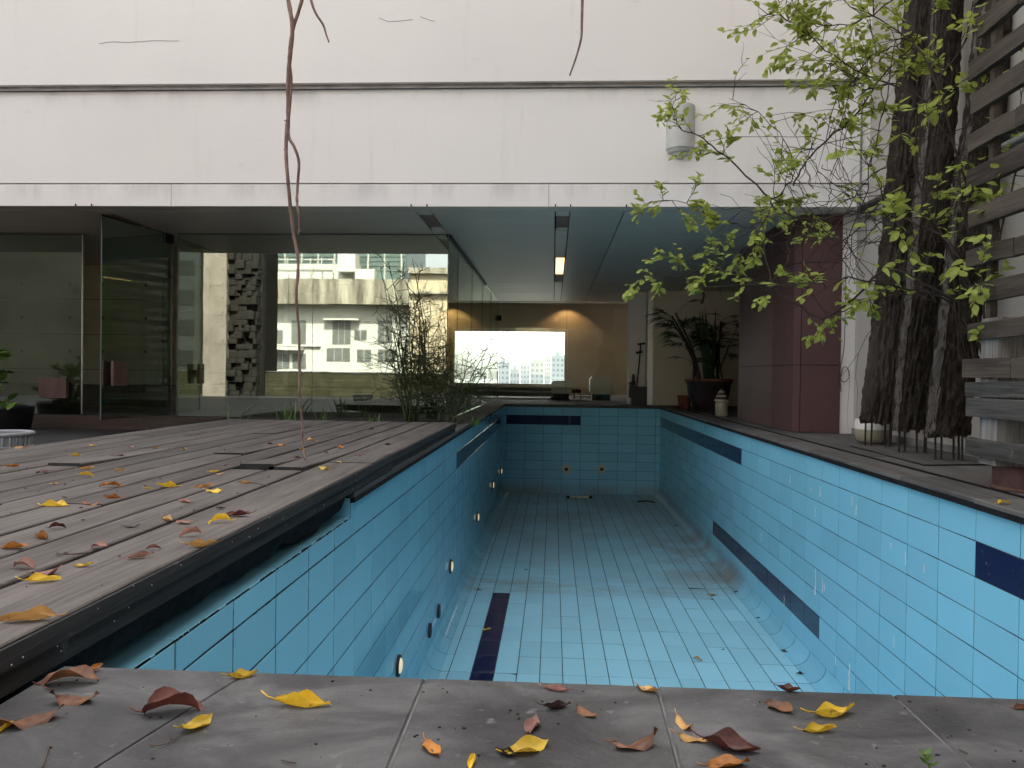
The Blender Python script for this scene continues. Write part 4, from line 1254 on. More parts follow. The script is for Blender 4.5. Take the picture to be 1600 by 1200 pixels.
# ------------------------------------------------------------------ pencil shrub before the glass
def pencil(loc, label, n, h, seed, spread):
    t = thing('pencil_shrub', label, 'shrub', loc)
    rr = random.Random(seed)
    tw = MB()
    def grow(p, d, L, r, g):
        pts = [p]; m = 3
        for i in range(m):
            d = (d+Vector((rr.gauss(0,.13), rr.gauss(0,.13), rr.gauss(.02,.10)))).normalized()
            pts.append(pts[-1]+d*L/m)
        tw.tube(pts, [r*(1-.2*i/m) for i in range(m+1)], 4)
        if g <= 0: return
        for k in range(rr.choice((2,2,3))):
            ax = Vector((rr.gauss(0,1), rr.gauss(0,1), rr.gauss(.05,.7))).normalized()
            grow(pts[-1], (d*.7+ax*.9).normalized(), L*rr.uniform(.55,.95), r*.78, g-1)
    for k in range(n):
        a = rr.uniform(0, 2*math.pi); s_ = rr.uniform(.1, 1)*spread
        pts = [Vector((rr.gauss(0,.06), rr.gauss(0,.05), 0))]
        d = Vector((math.cos(a)*s_, math.sin(a)*s_*.55, 1)).normalized()
        hh = h*rr.uniform(.5,1); m = 9
        for i in range(m):
            d = (d+Vector((rr.gauss(0,.09), rr.gauss(0,.08), .02))).normalized()
            pts.append(pts[-1]+d*hh/m)
        MB().tube(pts, [.010-.0062*i/m for i in range(m+1)], 6).build('stem', M['pencil'], t, True)
        for i in range(2, m+1):
            for q in range(rr.choice((1,2,2,3)) if i < 7 else 1):
                ax = Vector((rr.gauss(0,1), rr.gauss(0,.7), rr.gauss(.3,.5))).normalized()
                grow(pts[i].lerp(pts[i-1], rr.random()*.9), (d*.35+ax).normalized(), rr.uniform(.12,.27), .0046, (2 if rr.random() < .7 else 1) if i < 8 else 1)
    o = tw.build('pencil_twigs', M['pencil'], t, True); o['kind'] = 'stuff'
    return t
g0 = at_y(642, 654, 9.55)
pencil((g0.x, g0.y, -.02), 'tall wiry green pencil shrub standing before the corner of the glass wall', 13, 2.15, 3, .36)
g1 = at_y(708, 655, 9.75)
pencil((g1.x-.05, g1.y, -.02), 'second wiry pencil shrub leaning over the pool edge at the glass corner', 7, 1.7, 11, .6)
tall = at_y(672, 350, 9.4)

def blade(mb, p, d, L, wd, droop, n=7):
    p = Vector(p); d = Vector(d).normalized(); s_ = d.cross(Vector((0,0,1)))
    if s_.length < .05: s_ = Vector((1,0,0))
    s_.normalize(); b = len(mb.v)
    for i in range(n+1):
        t = i/n; ww = wd/2*(1-t**2.2)+.0008
        mb.v += [tuple(p-s_*ww), tuple(p+d.cross(s_)*ww*.35), tuple(p+s_*ww)]
        d = (d+Vector((0,0,-droop/n))).normalized(); p = p+d*L/n
    for i in range(n):
        for k in range(2): mb.f.append((b+i*3+k, b+i*3+k+1, b+i*3+k+4, b+i*3+k+3))
def grass_clump(px, py, y, n, h, label, droop=.5, wd=.018, mat='midleaf'):
    g = at_y(px, py, y)
    t = thing('grass_clump', label, 'grass clump', (g.x, g.y, -.02))
    for k in range(n):
        mb = MB(); a = rnd.uniform(0, 6.28)
        blade(mb, (rnd.gauss(0,.05),rnd.gauss(0,.03),0), (math.cos(a)*.4, math.sin(a)*.3, 1), h*rnd.uniform(.6,1.1), wd, droop*rnd.uniform(.3,1.4))
        mb.build('blade', M[mat], t, True)
grass_clump(452, 655, 9.2, 14, .36, 'bright green grass clump behind the deck near the hanging root', .5)
grass_clump(510, 655, 9.3, 5, .30, 'small upright green tuft behind the deck, left of the pencil shrub', .2)
grass_clump(372, 655, 9.2, 4, .45, 'few long arching green blades behind the deck at the left', 1.3, .024)
grass_clump(585, 656, 9.4, 8, .16, 'low grass under the pencil shrub at the deck end', .7)
grass_clump(740, 658, 9.7, 8, .22, 'grassy tuft on the coping edge below the glass corner', 1.2)

# ------------------------------------------------------------------ plants at the right end of the pool
pot = thing('plant_pot', 'large dark glazed pot on the paving left of the maroon column', 'pot', (2.86, 14.3, 0))
MB().lathe([(0,0),(.24,0),(.27,.03),(.37,.30),(.40,.50),(.43,.54),(.43,.60),(.39,.60),(.37,.55),(0,.53)], 28).build('pot_body', M['claypot'], pot, True)
MB().lathe([(.432,.555),(.442,.575),(.432,.598)], 28).build('rim_band', M['terracotta'], pot, True)
sp_ = thing('sword_plant', 'tall upright sword leaved plant growing in the dark glazed pot', 'plant', (2.9, 14.3, .52))
for k in range(15):
    mb = MB(); a = rnd.uniform(0, 6.28)
    blade(mb, (rnd.gauss(0,.07),rnd.gauss(0,.05),0), (math.cos(a)*.35, math.sin(a)*.3, 1), rnd.uniform(.7,1.45), .075, rnd.uniform(0,.25), 8)
    mb.build('sword_leaf', M['darkleaf'], sp_, True)
def palm(loc, label, canes, seed, lean):
    t = thing('lady_palm', label, 'palm', loc)
    rr = random.Random(seed)
    for k in range(canes):
        h = rr.uniform(.7, 1.35); lx = lean*h+rr.gauss(0,.1)
        pts = smoothline([(rr.gauss(0,.05), rr.gauss(0,.05), 0), (lx*.3, rr.gauss(0,.08), h*.5), (lx, rr.gauss(0,.1), h)], 5)
        MB().tube(pts, .014, 6).build('cane', M['darktwig'], t, True)
        for q in range(7):
            i = rr.randrange(len(pts)//2, len(pts)); a = rr.uniform(0, 6.28)
            pd = Vector((math.cos(a), math.sin(a)*.6, rr.uniform(.2,.8))).normalized()
            e = pts[i]+pd*rr.uniform(.15,.32)
            mb = MB(); mb.tube([pts[i], pts[i].lerp(e,.5)+Vector((0,0,.02)), e], .004, 4)
            for f in range(8):
                fa = -1.1+2.2*f/7
                dd = pd+Vector((-pd.y, pd.x, 0))*fa+Vector((0,0,rr.uniform(-.15,.1)))
                blade(mb, e, dd, rr.uniform(.22,.36), .034, .9, 5)
            mb.build('fan_frond', M['darkleaf'], t, True)
palm((2.62, 14.0, .5), 'dark lady palm leaning left over the pool corner from the dark pot', 6, 5, -.42)
palm((3.05, 14.5, .5), 'bushy dark lady palm filling the pot against the maroon column', 6, 9, .05)
fig = thing('ceramic_figure', 'small ceramic figure with a striped cap on the paving by the column', 'figurine', (2.72, 12.55, 0))
MB().lathe([(0,0),(.085,0),(.10,.02),(.095,.22),(.085,.235),(0,.24)], 20).build('figure_body', M['ceramic_dark'], fig, True)
for k in range(5):
    r0 = .115-.017*k
    MB().lathe([(r0,.24+.035*k),(r0+.006,.255+.035*k),(r0-.012,.2745+.035*k)], 20).build('cap_stripe', M['claypot'] if k % 2 else M['ceramic_dark'], fig, True)
MB().lathe([(.03,.415),(.022,.45),(0,.46)], 14).build('cap_tip', M['claypot'], fig, True)
tp = tag(MB().lathe([(0,0),(.10,0),(.13,.24),(.145,.25),(.14,.27),(.12,.26),(.11,.05),(0,.04)], 20).build('terracotta_pot', M['terracotta'], None, True, loc=(2.52, 14.9, 0)), 'small terracotta pot half hidden behind the large dark pot', 'pot')

# black case with pole at the far right corner of the pool
bs = thing('speaker_case', 'black case with a thin cross armed pole at the far corner of the pool', 'stand', (1.86, 16.98, 0))
MB().cbox(-.15,.19,-.12,.14,.0,.40,.012).build('case', M['black'], bs)
MB().cbox(-.20,-.1505,-.10,.12,.16,.50,.010).build('side_case', M['black'], bs)
MB().tube([(-.02,0,.40),(.03,0,1.0),(.05,0,1.36)], .017, 7).build('pole', M['black'], bs)
MB().tube([(-.05,0,1.14),(.09,0,1.17)], .03, 7).tube([(-.02,0,1.33),(.15,0,1.35)], .022, 7).build('cross_arm', M['black'], bs)
MB().lathe([(.03,0),(.05,.08),(.03,.14),(.035,.19),(.02,.26),(0,.27)], 12, (-.1,0,.41)).build('finial', M['black'], bs, True)

# furniture of the far room
sofa = thing('low_sofa', 'low grey sofa beneath the wide far window', 'sofa', (-.55, 21.2, -.02))
MB().cbox(-1.6,.55,-.35,.35,.06,.20,.03).build('seat', M['sofa'], sofa)
MB().cbox(-1.6,.55,.352,.55,.06,.29,.03).build('back', M['sofa'], sofa)
MB().cbox(.552,.70,-.35,.55,.06,.30,.03).build('arm', M['sofa'], sofa)
for x in (-1.5,.5): MB().box(x,x+.06,-.3,.4,0,.058).build('foot', M['darksteel'], sofa)
def cube_seat(x, y, s_, h, lb, green):
    t = thing('cube_planter', lb, 'planter', (x, y, -.02), 0, 'white rounded cubes in the far room')
    prof = [(-s_+.06,0),(s_-.06,0),(s_,.06),(s_,h-.06),(s_-.06,h),(-s_+.06,h),(-s_,h-.06),(-s_,.06)]
    MB().prism(prof, -.24, .24).xform(Matrix(((1,0,0,0),(0,0,-1,0),(0,1,0,.16),(0,0,0,1)))).build('cube_body', M['whitebox'], t)
    MB().box(-s_*.8,s_*.8,-.2,.2,.0,.158).build('plinth', M['darkleaf'] if green else M['darksteel'], t)
cube_seat(.22, 20.6, .27, .34, 'white rounded cube beside the grey sofa', 0)
cube_seat(1.27, 20.5, .30, .46, 'taller white rounded cube alone before the beige wall', 1)
dk = thing('dark_stool', 'small dark round stool between the two white cubes', 'stool', (.62, 20.4, -.02))
MB().lathe([(0,.18),(.11,.18),(.13,.21),(.12,.27),(0,.28)], 18).build('seat', M['rust'], dk, True)
for k in range(3):
    a = k*2.1; MB().tube([(.09*math.cos(a),.09*math.sin(a),.2),(.12*math.cos(a),.12*math.sin(a),0)], .012, 5).build('leg', M['darksteel'], dk)

# ------------------------------------------------------------------ potted shrub and basket at the left edge
bp2 = thing('black_planter', 'black planter behind the deck at the left edge', 'planter', (-7.22, 9.55, -.2))
MB().lathe([(0,0),(.38,0),(.42,.03),(.46,.30),(.475,.34),(.45,.34),(.43,.30),(0,.28)], 28).build('planter_body', M['black'], bp2, True)
MB().lathe([(0,.285),(.43,.295)], 24).build('soil', M['soil'], bp2)
ls = thing('potted_shrub', 'green leafed shrub growing from the black planter at the left edge', 'shrub', (0,0,0))
lb_ = Bush(ls, M['midleaf'], M['twig'])
for k in range(9):
    px, py = rnd.uniform(-110, 14), rnd.uniform(545, 645)
    tip = at_y(px, py, 9.3+rnd.uniform(-.2,.2))
    sp = lb_.stem([(-7.22+rnd.gauss(0,.08), 9.55, .09), ((tip.x-7.22)/2, 9.5, (tip.z+.1)/2-.02), tip], .010, .004)
    for q in range(6): 
        i = rnd.randrange(len(sp)//3, len(sp)-1)
        lb_.twig(sp[i], (rnd.gauss(.1,1), rnd.gauss(-.3,.5), rnd.gauss(.4,.5)), rnd.uniform(.14,.26), .004, .85, .15, 0)
lb_.finish(LEAFSH)
bk_ = thing('plastic_basket', 'slatted grey plastic basket by the left edge of the deck', 'basket', (-3.88, 5.2, -.2))
bk_.scale = (.87,.87,1)
MB().lathe([(.235,.352),(.245,.36),(.245,.378),(.23,.382),(.222,.372),(.225,.352)], 32).build('rim', M['greyplastic'], bk_, True)
MB().lathe([(.216,.270),(.228,.27),(.232,.285),(.22,.285)], 32).build('hoop', M['greyplastic'], bk_, True)
MB().lathe([(0,.0),(.165,.0),(.175,.04),(.17,.04),(0,.012)], 32).build('base', M['greyplastic'], bk_, True)
me = None
for k in range(26):
    a = 2*math.pi*k/26
    if me is None: me = MB().add([(.174,-.012,.03),(.174,.012,.03),(.232,.014,.352),(.232,-.014,.352),(.168,-.012,.03),(.168,.012,.03),(.225,.014,.352),(.225,-.014,.352)],
                                 [(0,1,2,3),(7,6,5,4),(0,3,7,4),(1,5,6,2)]).mesh('rib', M['greyplastic'])
    link('rib', me, bk_, rot=(0,0,a))

# ------------------------------------------------------------------ fallen leaves
def fallen(kind, px, py, size, z, label, rz=None, curl=None, group=None, shape=None, tilt=0):
    p = at_z(px, py, z)
    d = (p-CAM).length
    L = min(.11, max(.028, size*d/FPX*.98))
    rr = random.Random(int(px*31+py*17))
    if curl is None: curl = rr.choice((-1, 1, 1))*rr.uniform(.4, 1.25)
    curl = max(-.95, min(1.5, curl))
    W = L*rr.uniform(.40,.58)
    mb = leaf_mb(L, W, curl, rr.uniform(.05,.35), rr.uniform(-.9,.9), 9, 6, 0, L*rr.uniform(.18,.30), L*.06, rr.uniform(0,6), rr.choice((.5, 1.2, 2.0, -1.2)) if shape is None else shape)
    if rz is None: rz = rr.uniform(-.7,.7)+(math.pi if rr.random() < .5 else 0)
    Mx = Euler((rr.uniform(-.22,.22), tilt+rr.uniform(-.12,.12), rz)).to_matrix().to_4x4()
    mb.xform(Mx)
    zs = sorted(v[2] for v in mb.v)
    z0 = zs[max(0, int(len(zs)*.07))]
    mb.xform(Matrix.Translation((0,0,-z0+.0004)))
    o = mb.build('fallen_leaf', FALL[kind], None, True, loc=(p.x, p.y, z))
    tag(o, label, 'leaf', group)
    return o
GC, GD = 'fallen leaves on the grey stone coping', 'fallen leaves on the timber deck'
for a in [
 ('orange',132,1052,42,'rounded orange brown leaf upright against the deck edge on the coping',.6,1.2),
 ('brown',106,1069,74,'mauve brown leaf lying before the rounded orange one by the deck edge',.2,-.9),
 ('brown',113,1098,66,'rolled brown leaf below the leaf pair at the left end of the coping',.1,1.6),
 ('brown',42,1132,84,'folded brown leaf lying diagonally at the far left of the coping',.7,1.3),
 ('yellow',2,1142,34,'yellow leaf cut by the left edge on the coping',1.4,.6),
 ('red',266,1113,78,'arched dark orange brown leaf touching a cupped yellow leaf',.25,-1.7),
 ('yellow',305,1137,58,'cupped yellow leaf below the arched brown leaf',1.2,1.4),
 ('yellow',378,1058,44,'small curled yellow leaf on the pool edge of the coping',.5,1.5),
 ('yellow',468,1103,82,'flat yellow leaf with brown edge lying alone on the coping',.05,.8),
 ('pink',868,1079,42,'small pinkish brown leaf on the pool edge, middle of the coping',-.3,.9),
 ('dark',868,1107,46,'blackish curled leaf between two brown leaves mid coping',.4,1.4),
 ('pink',832,1137,52,'upright pinkish brown leaf behind the big yellow leaf',1.4,.9),
 ('brown',915,1116,42,'round reddish brown leaf right of the blackish one',-.8,1.0),
 ('orange',674,1172,54,'orange brown leaf with pointed tip left of the big yellow leaf',-1.0,.9),
 ('yellow',738,1194,38,'yellow leaf cut by the bottom edge of the photo',1.5,.5),
 ('yellow',822,1172,72,'biggest bright yellow leaf near the bottom of the coping',.55,.8),
 ('dark',792,1180,40,'dark leaf stub poking out behind the big yellow leaf',2.6,1.2),
 ('brown',992,1168,74,'large curled brown leaf right of the big yellow leaf',.3,2.0),
 ('tan',1010,1079,42,'tan orange leaf tipped over the pool edge of the coping',-.8,1.1),
 ('tan',1068,1134,46,'tan brown cupped leaf beside the pale stone joint',-1.2,1.3),
 ('tan',1083,1157,46,'orange yellow leaf tucked under the dark red leaf',-.1,.5),
 ('red',1138,1168,80,'large dark red leaf with curling tip at lower right',-.25,.9),
 ('orange',1135,1197,60,'orange leaf cut by the bottom edge at lower right',.1,.5),
 ('brown',1217,1107,48,'pointed red brown leaf standing on its side',-.9,.5),
 ('red',1230,1079,36,'twisted purple red leaf at the pool edge',-.6,2.2),
 ('yellow',1302,1118,72,'large folded yellow leaf at the right of the coping',.35,1.3),
 ('yellow',1280,1143,46,'rounded yellow leaf under the folded one at right',.1,.9),
 ('brown',1597,1108,28,'brown leaf cut by the right edge on the coping',.2,.8)]:
    fallen(a[0], a[1], a[2], a[3], .0, a[4], a[5], a[6], GC)
deck_leaves = [
 ('tan',32,700,30,'pale orange leaf at the far left edge of the deck'),
 ('yellow',144,697,15,'yellow leaf near the far left corner, beside the door edge strip'),
 ('yellow',118,712,14,'bright lemon leaf on the third board from the left deck edge'),
 ('red',184,713,17,'dark red leaf right of the lemon yellow one at the deck back'),
 ('orange',242,700,14,'orange leaf at the deck back below the glass door'),
 ('tan',289,703,12,'small tan leaf at the deck back, right of the orange one'),
 ('pink',205,700,12,'faint pinkish leaf at the deck back, left of the orange one'),
 ('orange',19,729,19,'yellow orange leaf near the left edge of the picture on the deck'),
 ('red',69,738,19,'dark brown leaf beside the raised board end at the left'),
 ('tan',135,733,20,'tan leaf lying against the raised board end'),
 ('yellow',134,745,20,'yellow leaf just below the raised board end'),
 ('tan',187,738,14,'golden leaf standing right of the raised board end'),
 ('tan',84,756,11,'tiny tan leaf on the left of the deck'),
 ('orange',174,761,28,'red orange leaf in the middle left of the deck'),
 ('yellow',231,764,14,'small yellow leaf right of the red orange one'),
 ('yellow',263,761,30,'long yellow leaf with brown tip, mid deck'),
 ('dark',101,778,11,'tiny blackish leaf above the long yellow boat shaped leaf'),
 ('yellow',84,791,40,'long boat shaped yellow leaf on the left of the deck'),
 ('orange',143,789,24,'tan brown leaf right of the boat shaped yellow one'),
 ('orange',176,779,24,'light orange leaf beyond the tan brown pair'),
 ('pink',290,785,28,'pinkish brown leaf near the middle of the deck'),
 ('red',89,826,21,'dark red leaf above the orange brown pair at left'),
 ('dark',205,824,20,'blackish curled leaf alone in the middle of the deck'),
 ('tan',261,812,32,'yellow brown leaf straddling a board gap'),
 ('pink',288,817,26,'reddish star shaped leaf beside the yellow brown one'),
 ('orange',66,841,38,'orange brown curled leaf with yellow base at left'),
 ('orange',21,857,38,'rusty orange leaf at the left picture edge'),
 ('pink',298,837,30,'pinkish red curled leaf near the pool edge of the deck'),
 ('red',354,705,12,'dark red leaf with pale edge at the deck back'),
 ('red',422,694,12,'small dark red leaf left of an orange one at the deck back'),
 ('orange',439,696,16,'orange leaf left of the hanging root tip'),
 ('yellow',473,703,16,'yellow leaf right behind the hanging root tip'),
 ('tan',486,689,18,'tan yellow leaf beyond the hanging root tip'),
 ('orange',532,700,18,'orange brown leaf right of the hanging root'),
 ('pink',510,709,14,'pinkish leaf between the root tip and the deck corner'),
 ('red',562,712,13,'dark red leaf on the edge board past the deck joint'),
 ('red',580,671,10,'small red leaf near the far end of the deck'),
 ('red',606,695,11,'dark red leaf on the edge board near the far end'),
 ('yellow',530,722,9,'tiny yellow leaf near the notch in the edge board'),
 ('yellow',507,733,24,'golden yellow leaf near the notch in the edge board'),
 ('red',465,717,13,'dark leaf directly under the hanging root tip'),
 ('pink',351,727,15,'pinkish leaf by the warped board'),
 ('yellow',334,737,13,'yellow leaf beside the dark gap of the warped board'),
 ('tan',343,741,14,'tan leaf touching the yellow one at the warped board'),
 ('orange',320,761,26,'orange brown leaf in the middle of the deck'),
 ('yellow',334,769,27,'slim yellow leaf below the orange brown one'),
 ('tan',383,755,18,'pale tan leaf on the second board from the pool'),
 ('red',345,794,15,'small dark red leaf above the large brown one'),
 ('red',372,806,40,'large dark brown red leaf near the pool edge of the deck'),
 ('yellow',345,816,33,'bright golden leaf beside the large brown red one'),
 ('tan',313,853,44,'orange yellow leaf with a pink base close to the deck edge'),
 ('pink',155,856,24,'pinkish brown leaf lying on a board gap'),
 ('pink',217,871,36,'tan brown curled leaf mid deck toward the camera'),
 ('pink',240,858,20,'slim brown leaf touching the tan brown curled one'),
 ('pink',39,888,34,'broad brown folded leaf at the left foreground'),
 ('pink',72,897,36,'pinkish leaf behind a pair of yellow leaves at left'),
 ('yellow',65,908,42,'pair like yellow leaf in the left foreground'),
 ('yellow',131,884,24,'yellow leaf standing on its point in the foreground'),
 ('tan',48,968,76,'big tan leaf nearest the camera on the deck'),
]
for a in deck_leaves: fallen(*a[:4], ZD+.0015, a[4], group=GD)
# leaves and scraps in the empty pool and on the right coping
for kind, px, py, size, lb in (('dark',1225,1018,12,'small purple black leaf in the coving at the foot of the right wall'), ('dark',1250,1053,13,'second purple black leaf in the coving, nearer the coping'),
        ('tan',1090,1032,14,'single tan leaf on the pale pool floor'), ('yellow',760,984,14,'small yellow leaf on the navy floor stripe'), ('dark',1185,966,8,'tiny dark leaf in the coving beside the navy wall mark'),
        ('dark',1150,925,8,'tiny dark leaf among the silt at the right of the pool floor'), ('tan',1112,930,16,'pale curled scrap on the silt of the pool floor'), ('dark',822,890,8,'tiny black scrap in the middle of the pool floor'),
        ('pink',748,922,9,'small pink scrap by the left side of the pool floor'), ('dark',1056,822,7,'tiny dark leaf far along the right side of the pool floor'), ('dark',755,855,8,'black scrap far along the left side of the pool floor'),
        ('dark',1130,1015,6,'tiny dark scrap alone on the near pool floor')):
    fallen(kind, px, py, size, ZF+.0055, lb, group='scraps on the pool floor')
fallen('yellow', 1568, 787, 20, .002, 'yellow leaf on the right coping below the fence base')
p = at_z(905, 777, ZF+.03)
pc = thing('pipe_offcut', 'short white plastic pipe lying on the pool floor by the end wall', 'pipe', (p.x, p.y, ZF+.034), .08)
MB().tube([(-.25,0,0),(.25,0,0)], .026, 12, False).build('pipe_wall', M['inlet'], pc, True)
MB().tube([(-.262,0,0),(-.2,0,0)], .0285, 12).tube([(.2,0,0),(.262,0,0)], .0285, 12).build('pipe_end', M['black'], pc, True)
p = at_z(1010, 784, ZF+.02)
tag(MB().tube([(p.x-.18,p.y,ZF+.02),(p.x,p.y+.04,ZF+.03),(p.x+.17,p.y-.02,ZF+.016)], .016, 6).build('dark_stick', M['darktwig']), 'dark stick lying on the pool floor in the far right corner', 'stick')
for pts, lb, z in (([(88,862),(96,866),(125,865),(142,863)], 'pale forked twig lying across a board gap of the deck', ZD+.008), ([(372,752),(400,755),(420,759)], 'pale twig on the second board of the deck', ZD+.006),
                ([(234,1163),(255,1163),(280,1150)], 'thin dark twig on the coping below the yellow leaf', .004), ([(66,1199),(72,1182),(77,1165)], 'thin dark twig on the coping at lower left', .004),
                ([(440,1187),(450,1190),(462,1192)], 'tiny dark stick on the coping near the bottom edge', .004), ([(1498,1171),(1512,1177)], 'tiny pale stick on the coping at lower right', .003)):
    tag(MB().tube(smoothline([at_z(px,py,z) for px,py in pts],4), .0022 if z > .05 else .0013, 5).build('fallen_twig', M['twig']), lb, 'twig')
gr = MB(); rr = random.Random(4)
for k in range(150):
    x, y = rr.uniform(-1.0, 1.6), rr.uniform(1.0, 1.56); s_ = rr.uniform(.0006, .0018)
    gr.box(x-s_, x+s_*rr.uniform(1,3), y-s_, y+s_, .0003, .0003+s_)
for k in range(160):
    x, y = rr.uniform(-3.5, -1.08), rr.uniform(1.6, 8); s_ = rr.uniform(.001, .003)
    gr.box(x-s_, x+s_*rr.uniform(1,3), y-s_, y+s_, ZD+.0022, ZD+.0022+s_)
o = gr.build('grit', M['soil']); tag(o, kind='stuff')
weed = thing('weed_sprout', 'small green weed sprouting on the coping at lower right', 'weed')
p = at_z(1447, 1210, 0)
st = [p, p+Vector((.004,.0,.012)), p+Vector((-.002,.002,.030))]
MB().tube(st, .0016, 5).build('stem', M['midleaf'], weed, True)
for k in range(9):
    q = Vector(st[1]).lerp(st[2], k/8); a = k*2.4
    mb = leaf_mb(.017, .009, .8, .2, 0, 5, 2)
    mb.xform(Matrix.Translation(q) @ Euler((0, -.5, a)).to_matrix().to_4x4() @ Matrix.Translation((.008,0,0)))
    mb.build('leaf', M['midleaf'], weed, True)

# ------------------------------------------------------------------ what stands behind the camera (seen mirrored in the glass)
def refl(px, py, yb): 
    q = at_y(px, py, 2*YG-yb); return Vector((q.x, yb, q.z))
M['aptwhite'] = m_white('apartment_paint', (.47,.46,.41), 1.2)
M['apttan'] = simple('tan_render', (.42,.35,.24), .85, .2, 0, .2, .5, .1, True)
M['aptband'] = NT('stained_concrete_band').m
t = NT('stained_concrete_band'); pp = t.pos()
n1 = t.noise(t.vscale(pp, (1,1,.12)), .8, 7, .7)
t.bsdf(t.ramp(n1, [(.35,(.05,.045,.035)),(.5,(.20,.18,.14)),(.62,(.36,.33,.26))]), .9, None, .2); M['aptband'] = t.m
M['winglass'] = simple('dark_window_glass', (.12,.125,.115), .15, .5, 0, .2, 1)
M['greenglass'] = simple('green_glass_band', (.085,.12,.105), .25, .5, 0, .3, .4)
M['aptframe'] = simple('window_frame_grey', (.35,.34,.31), .6, .3)
YA = -45
ap = thing('apartment_block', 'white apartment block across the street, seen mirrored in the glass', 'building')
def rbox(mb, px0, px1, py0, py1, yb, depth, name=None):
    a, b = refl(px0, py0, yb), refl(px1, py1, yb)
    return mb.box(a.x, b.x, yb-depth, yb, b.z, a.z)
a, b = refl(411, 474, YA), refl(642, 474, YA)
MB().box(a.x, b.x, YA-12, YA, -30, a.z).build('wall', M['aptwhite'], ap)
rbox(MB(), 411, 642, 435, 476, YA+1.3, 2.0).build('parapet_band', M['aptband'], ap)
rbox(MB(), 404, 412.5, 418, 700, YA+.6, 1.0).build('pier', M['aptwhite'], ap)
rbox(MB(), 411, 560, 412, 437, YA-3, 1.0).build('roof_wall', M['aptwhite'], ap)
rbox(MB(), 528, 555, 394, 424, YA-1.5, 1.5).build('roof_tank', M['aptwhite'], ap)
rbox(MB(), 555, 585, 420, 436, YA-1.2, .8).build('roof_wall', M['aptwhite'], ap)
for k in range(7):
    px = 412+18*k
    rbox(MB(), px, px+1.5, 404-(k%3), 414, YA-2, .1).build('railing', M['aptframe'], ap)
rbox(MB(), 411, 520, 404, 406, YA-2.2, .1).build('railing', M['aptframe'], ap)
for (x0,x1,y0,y1) in ((423,442,515,538),(455,478,500,538),(519,548,500,538),(553,573,515,532),(418,452,552,577),(456,478,552,577),(510,547,543,565),(557,580,545,566),(590,612,500,536),(590,618,545,566)):
    w0 = rbox(MB(), x0, x1, y0, y1, YA+.03, .06).build('window', M['aptframe'], ap)
    n = 2 if x1-x0 < 25 else 3
    for k in range(n):
        xa, xb = x0+(x1-x0)*k/n+.9, x0+(x1-x0)*(k+1)/n-.5
        rbox(MB(), xa, xb, y0+1, y1-1, YA+.06, .04).build('pane', M['winglass'], w0)
rbox(MB(), 411, 470, 541, 547, YA+.9, 1.2).build('window_hood', M['aptwhite'], ap)
rbox(MB(), 505, 560, 497, 500, YA+.7, .9).build('window_hood', M['aptwhite'], ap)
rbox(MB(), 411, 500, 538, 541, YA+.25, .4).build('ledge', M['aptwhite'], ap)
tb = thing('tan_building', 'tan rendered block beside the white apartments, mirrored near the glass corner', 'building')
a, b = refl(640, 424, -40), refl(860, 424, -40)
MB().box(a.x, b.x, -55, -40, -30, a.z).build('wall', M['apttan'], tb)
rbox(MB(), 638, 862, 418, 428, -39.6, 1).build('cornice', M['aptband'], tb)
rbox(MB(), 638, 862, 455, 460, -39.6, 1).build('cornice', M['aptband'], tb)
gbld = thing('glass_building', 'distant green glass building behind the white apartments', 'building')
a, b = refl(330, 388, -75), refl(634, 388, -75)
MB().box(a.x, b.x, -90, -75, -30, 36).build('wall', M['greenglass'], gbld)  # raised beyond the mirrored part to block low sky light
for k in range(5):
    rbox(MB(), 330, 634, 393+k*7, 394.5+k*7, -74.9, .3).build('floor_band', M['aptframe'], gbld)
for k in range(12):
    rbox(MB(), 340+k*26, 342+k*26, 388, 440, -74.9, .25).build('mullion', M['aptframe'], gbld)
st_ = thing('stone_block_wall', 'feature wall of projecting dark stone blocks, mirrored in the glass', 'wall')
yb = -4.2
a, b = refl(350, 398, yb), refl(406, 398, yb)
MB().box(a.x-.1, b.x, yb-.5, yb-.2, -.2, a.z).build('backing', M['hole'], st_)
M['blockstone'] = simple('shadow_toned_block_stone', (.019,.0175,.0145), .9, .2, 0, .3, 4, .5)  # stone colour lowered so the blocks look in shadow
z = -.2; rr = random.Random(2)
while z < a.z-.05:
    h = rr.choice((.18,.22,.28)); x = a.x-.1
    while x < b.x-.05:
        w_ = min(rr.uniform(.16,.34), b.x-x)
        MB().cbox(-w_/2+.008,w_/2-.008,-.2,.2,-h/2+.008,h/2-.008,.01).build('block', M['blockstone'], st_, loc=(x+w_/2, yb-.2+rr.uniform(0,.30), z+h/2))
        x += w_
    z += h
cp = thing('concrete_pier', 'tall pale concrete pier with tie holes, mirrored in the glass', 'pier')
a, b = refl(318, 390, -3.9), refl(354, 390, -3.9)
MB().box(a.x, b.x, -4.5, -3.9, -.2, a.z).build('pier_body', M['concrete'], cp)
for k in range(4): MB().box(a.x-.002, b.x+.002, -4.5, -3.896, .55+k*.95, .558+k*.95).build('joint', M['hole'], cp)
for k in range(9): MB().lathe([(0,0),(.025,0)], 8).xform(Matrix.Translation((b.x-.12, -3.894, .2+k*.47)) @ Matrix.Rotation(R(90), 4, 'X')).build('tie_hole', M['hole'], cp)
bw2 = thing('brick_parapet', 'low mossy brick parapet along the rear of the terrace, mirrored in the glass', 'wall')
a, b = refl(400, 586, -4.9), refl(900, 586, -4.9)
M['mossbrick'] = simple('mossy_brick', (.045,.042,.024), .95, .1, 0, .4, 3, .5, True)
rr = random.Random(8)
MB().box(a.x, b.x, -5.1, -4.93, -.2, .60).build('wall_body', M['joint'], bw2)
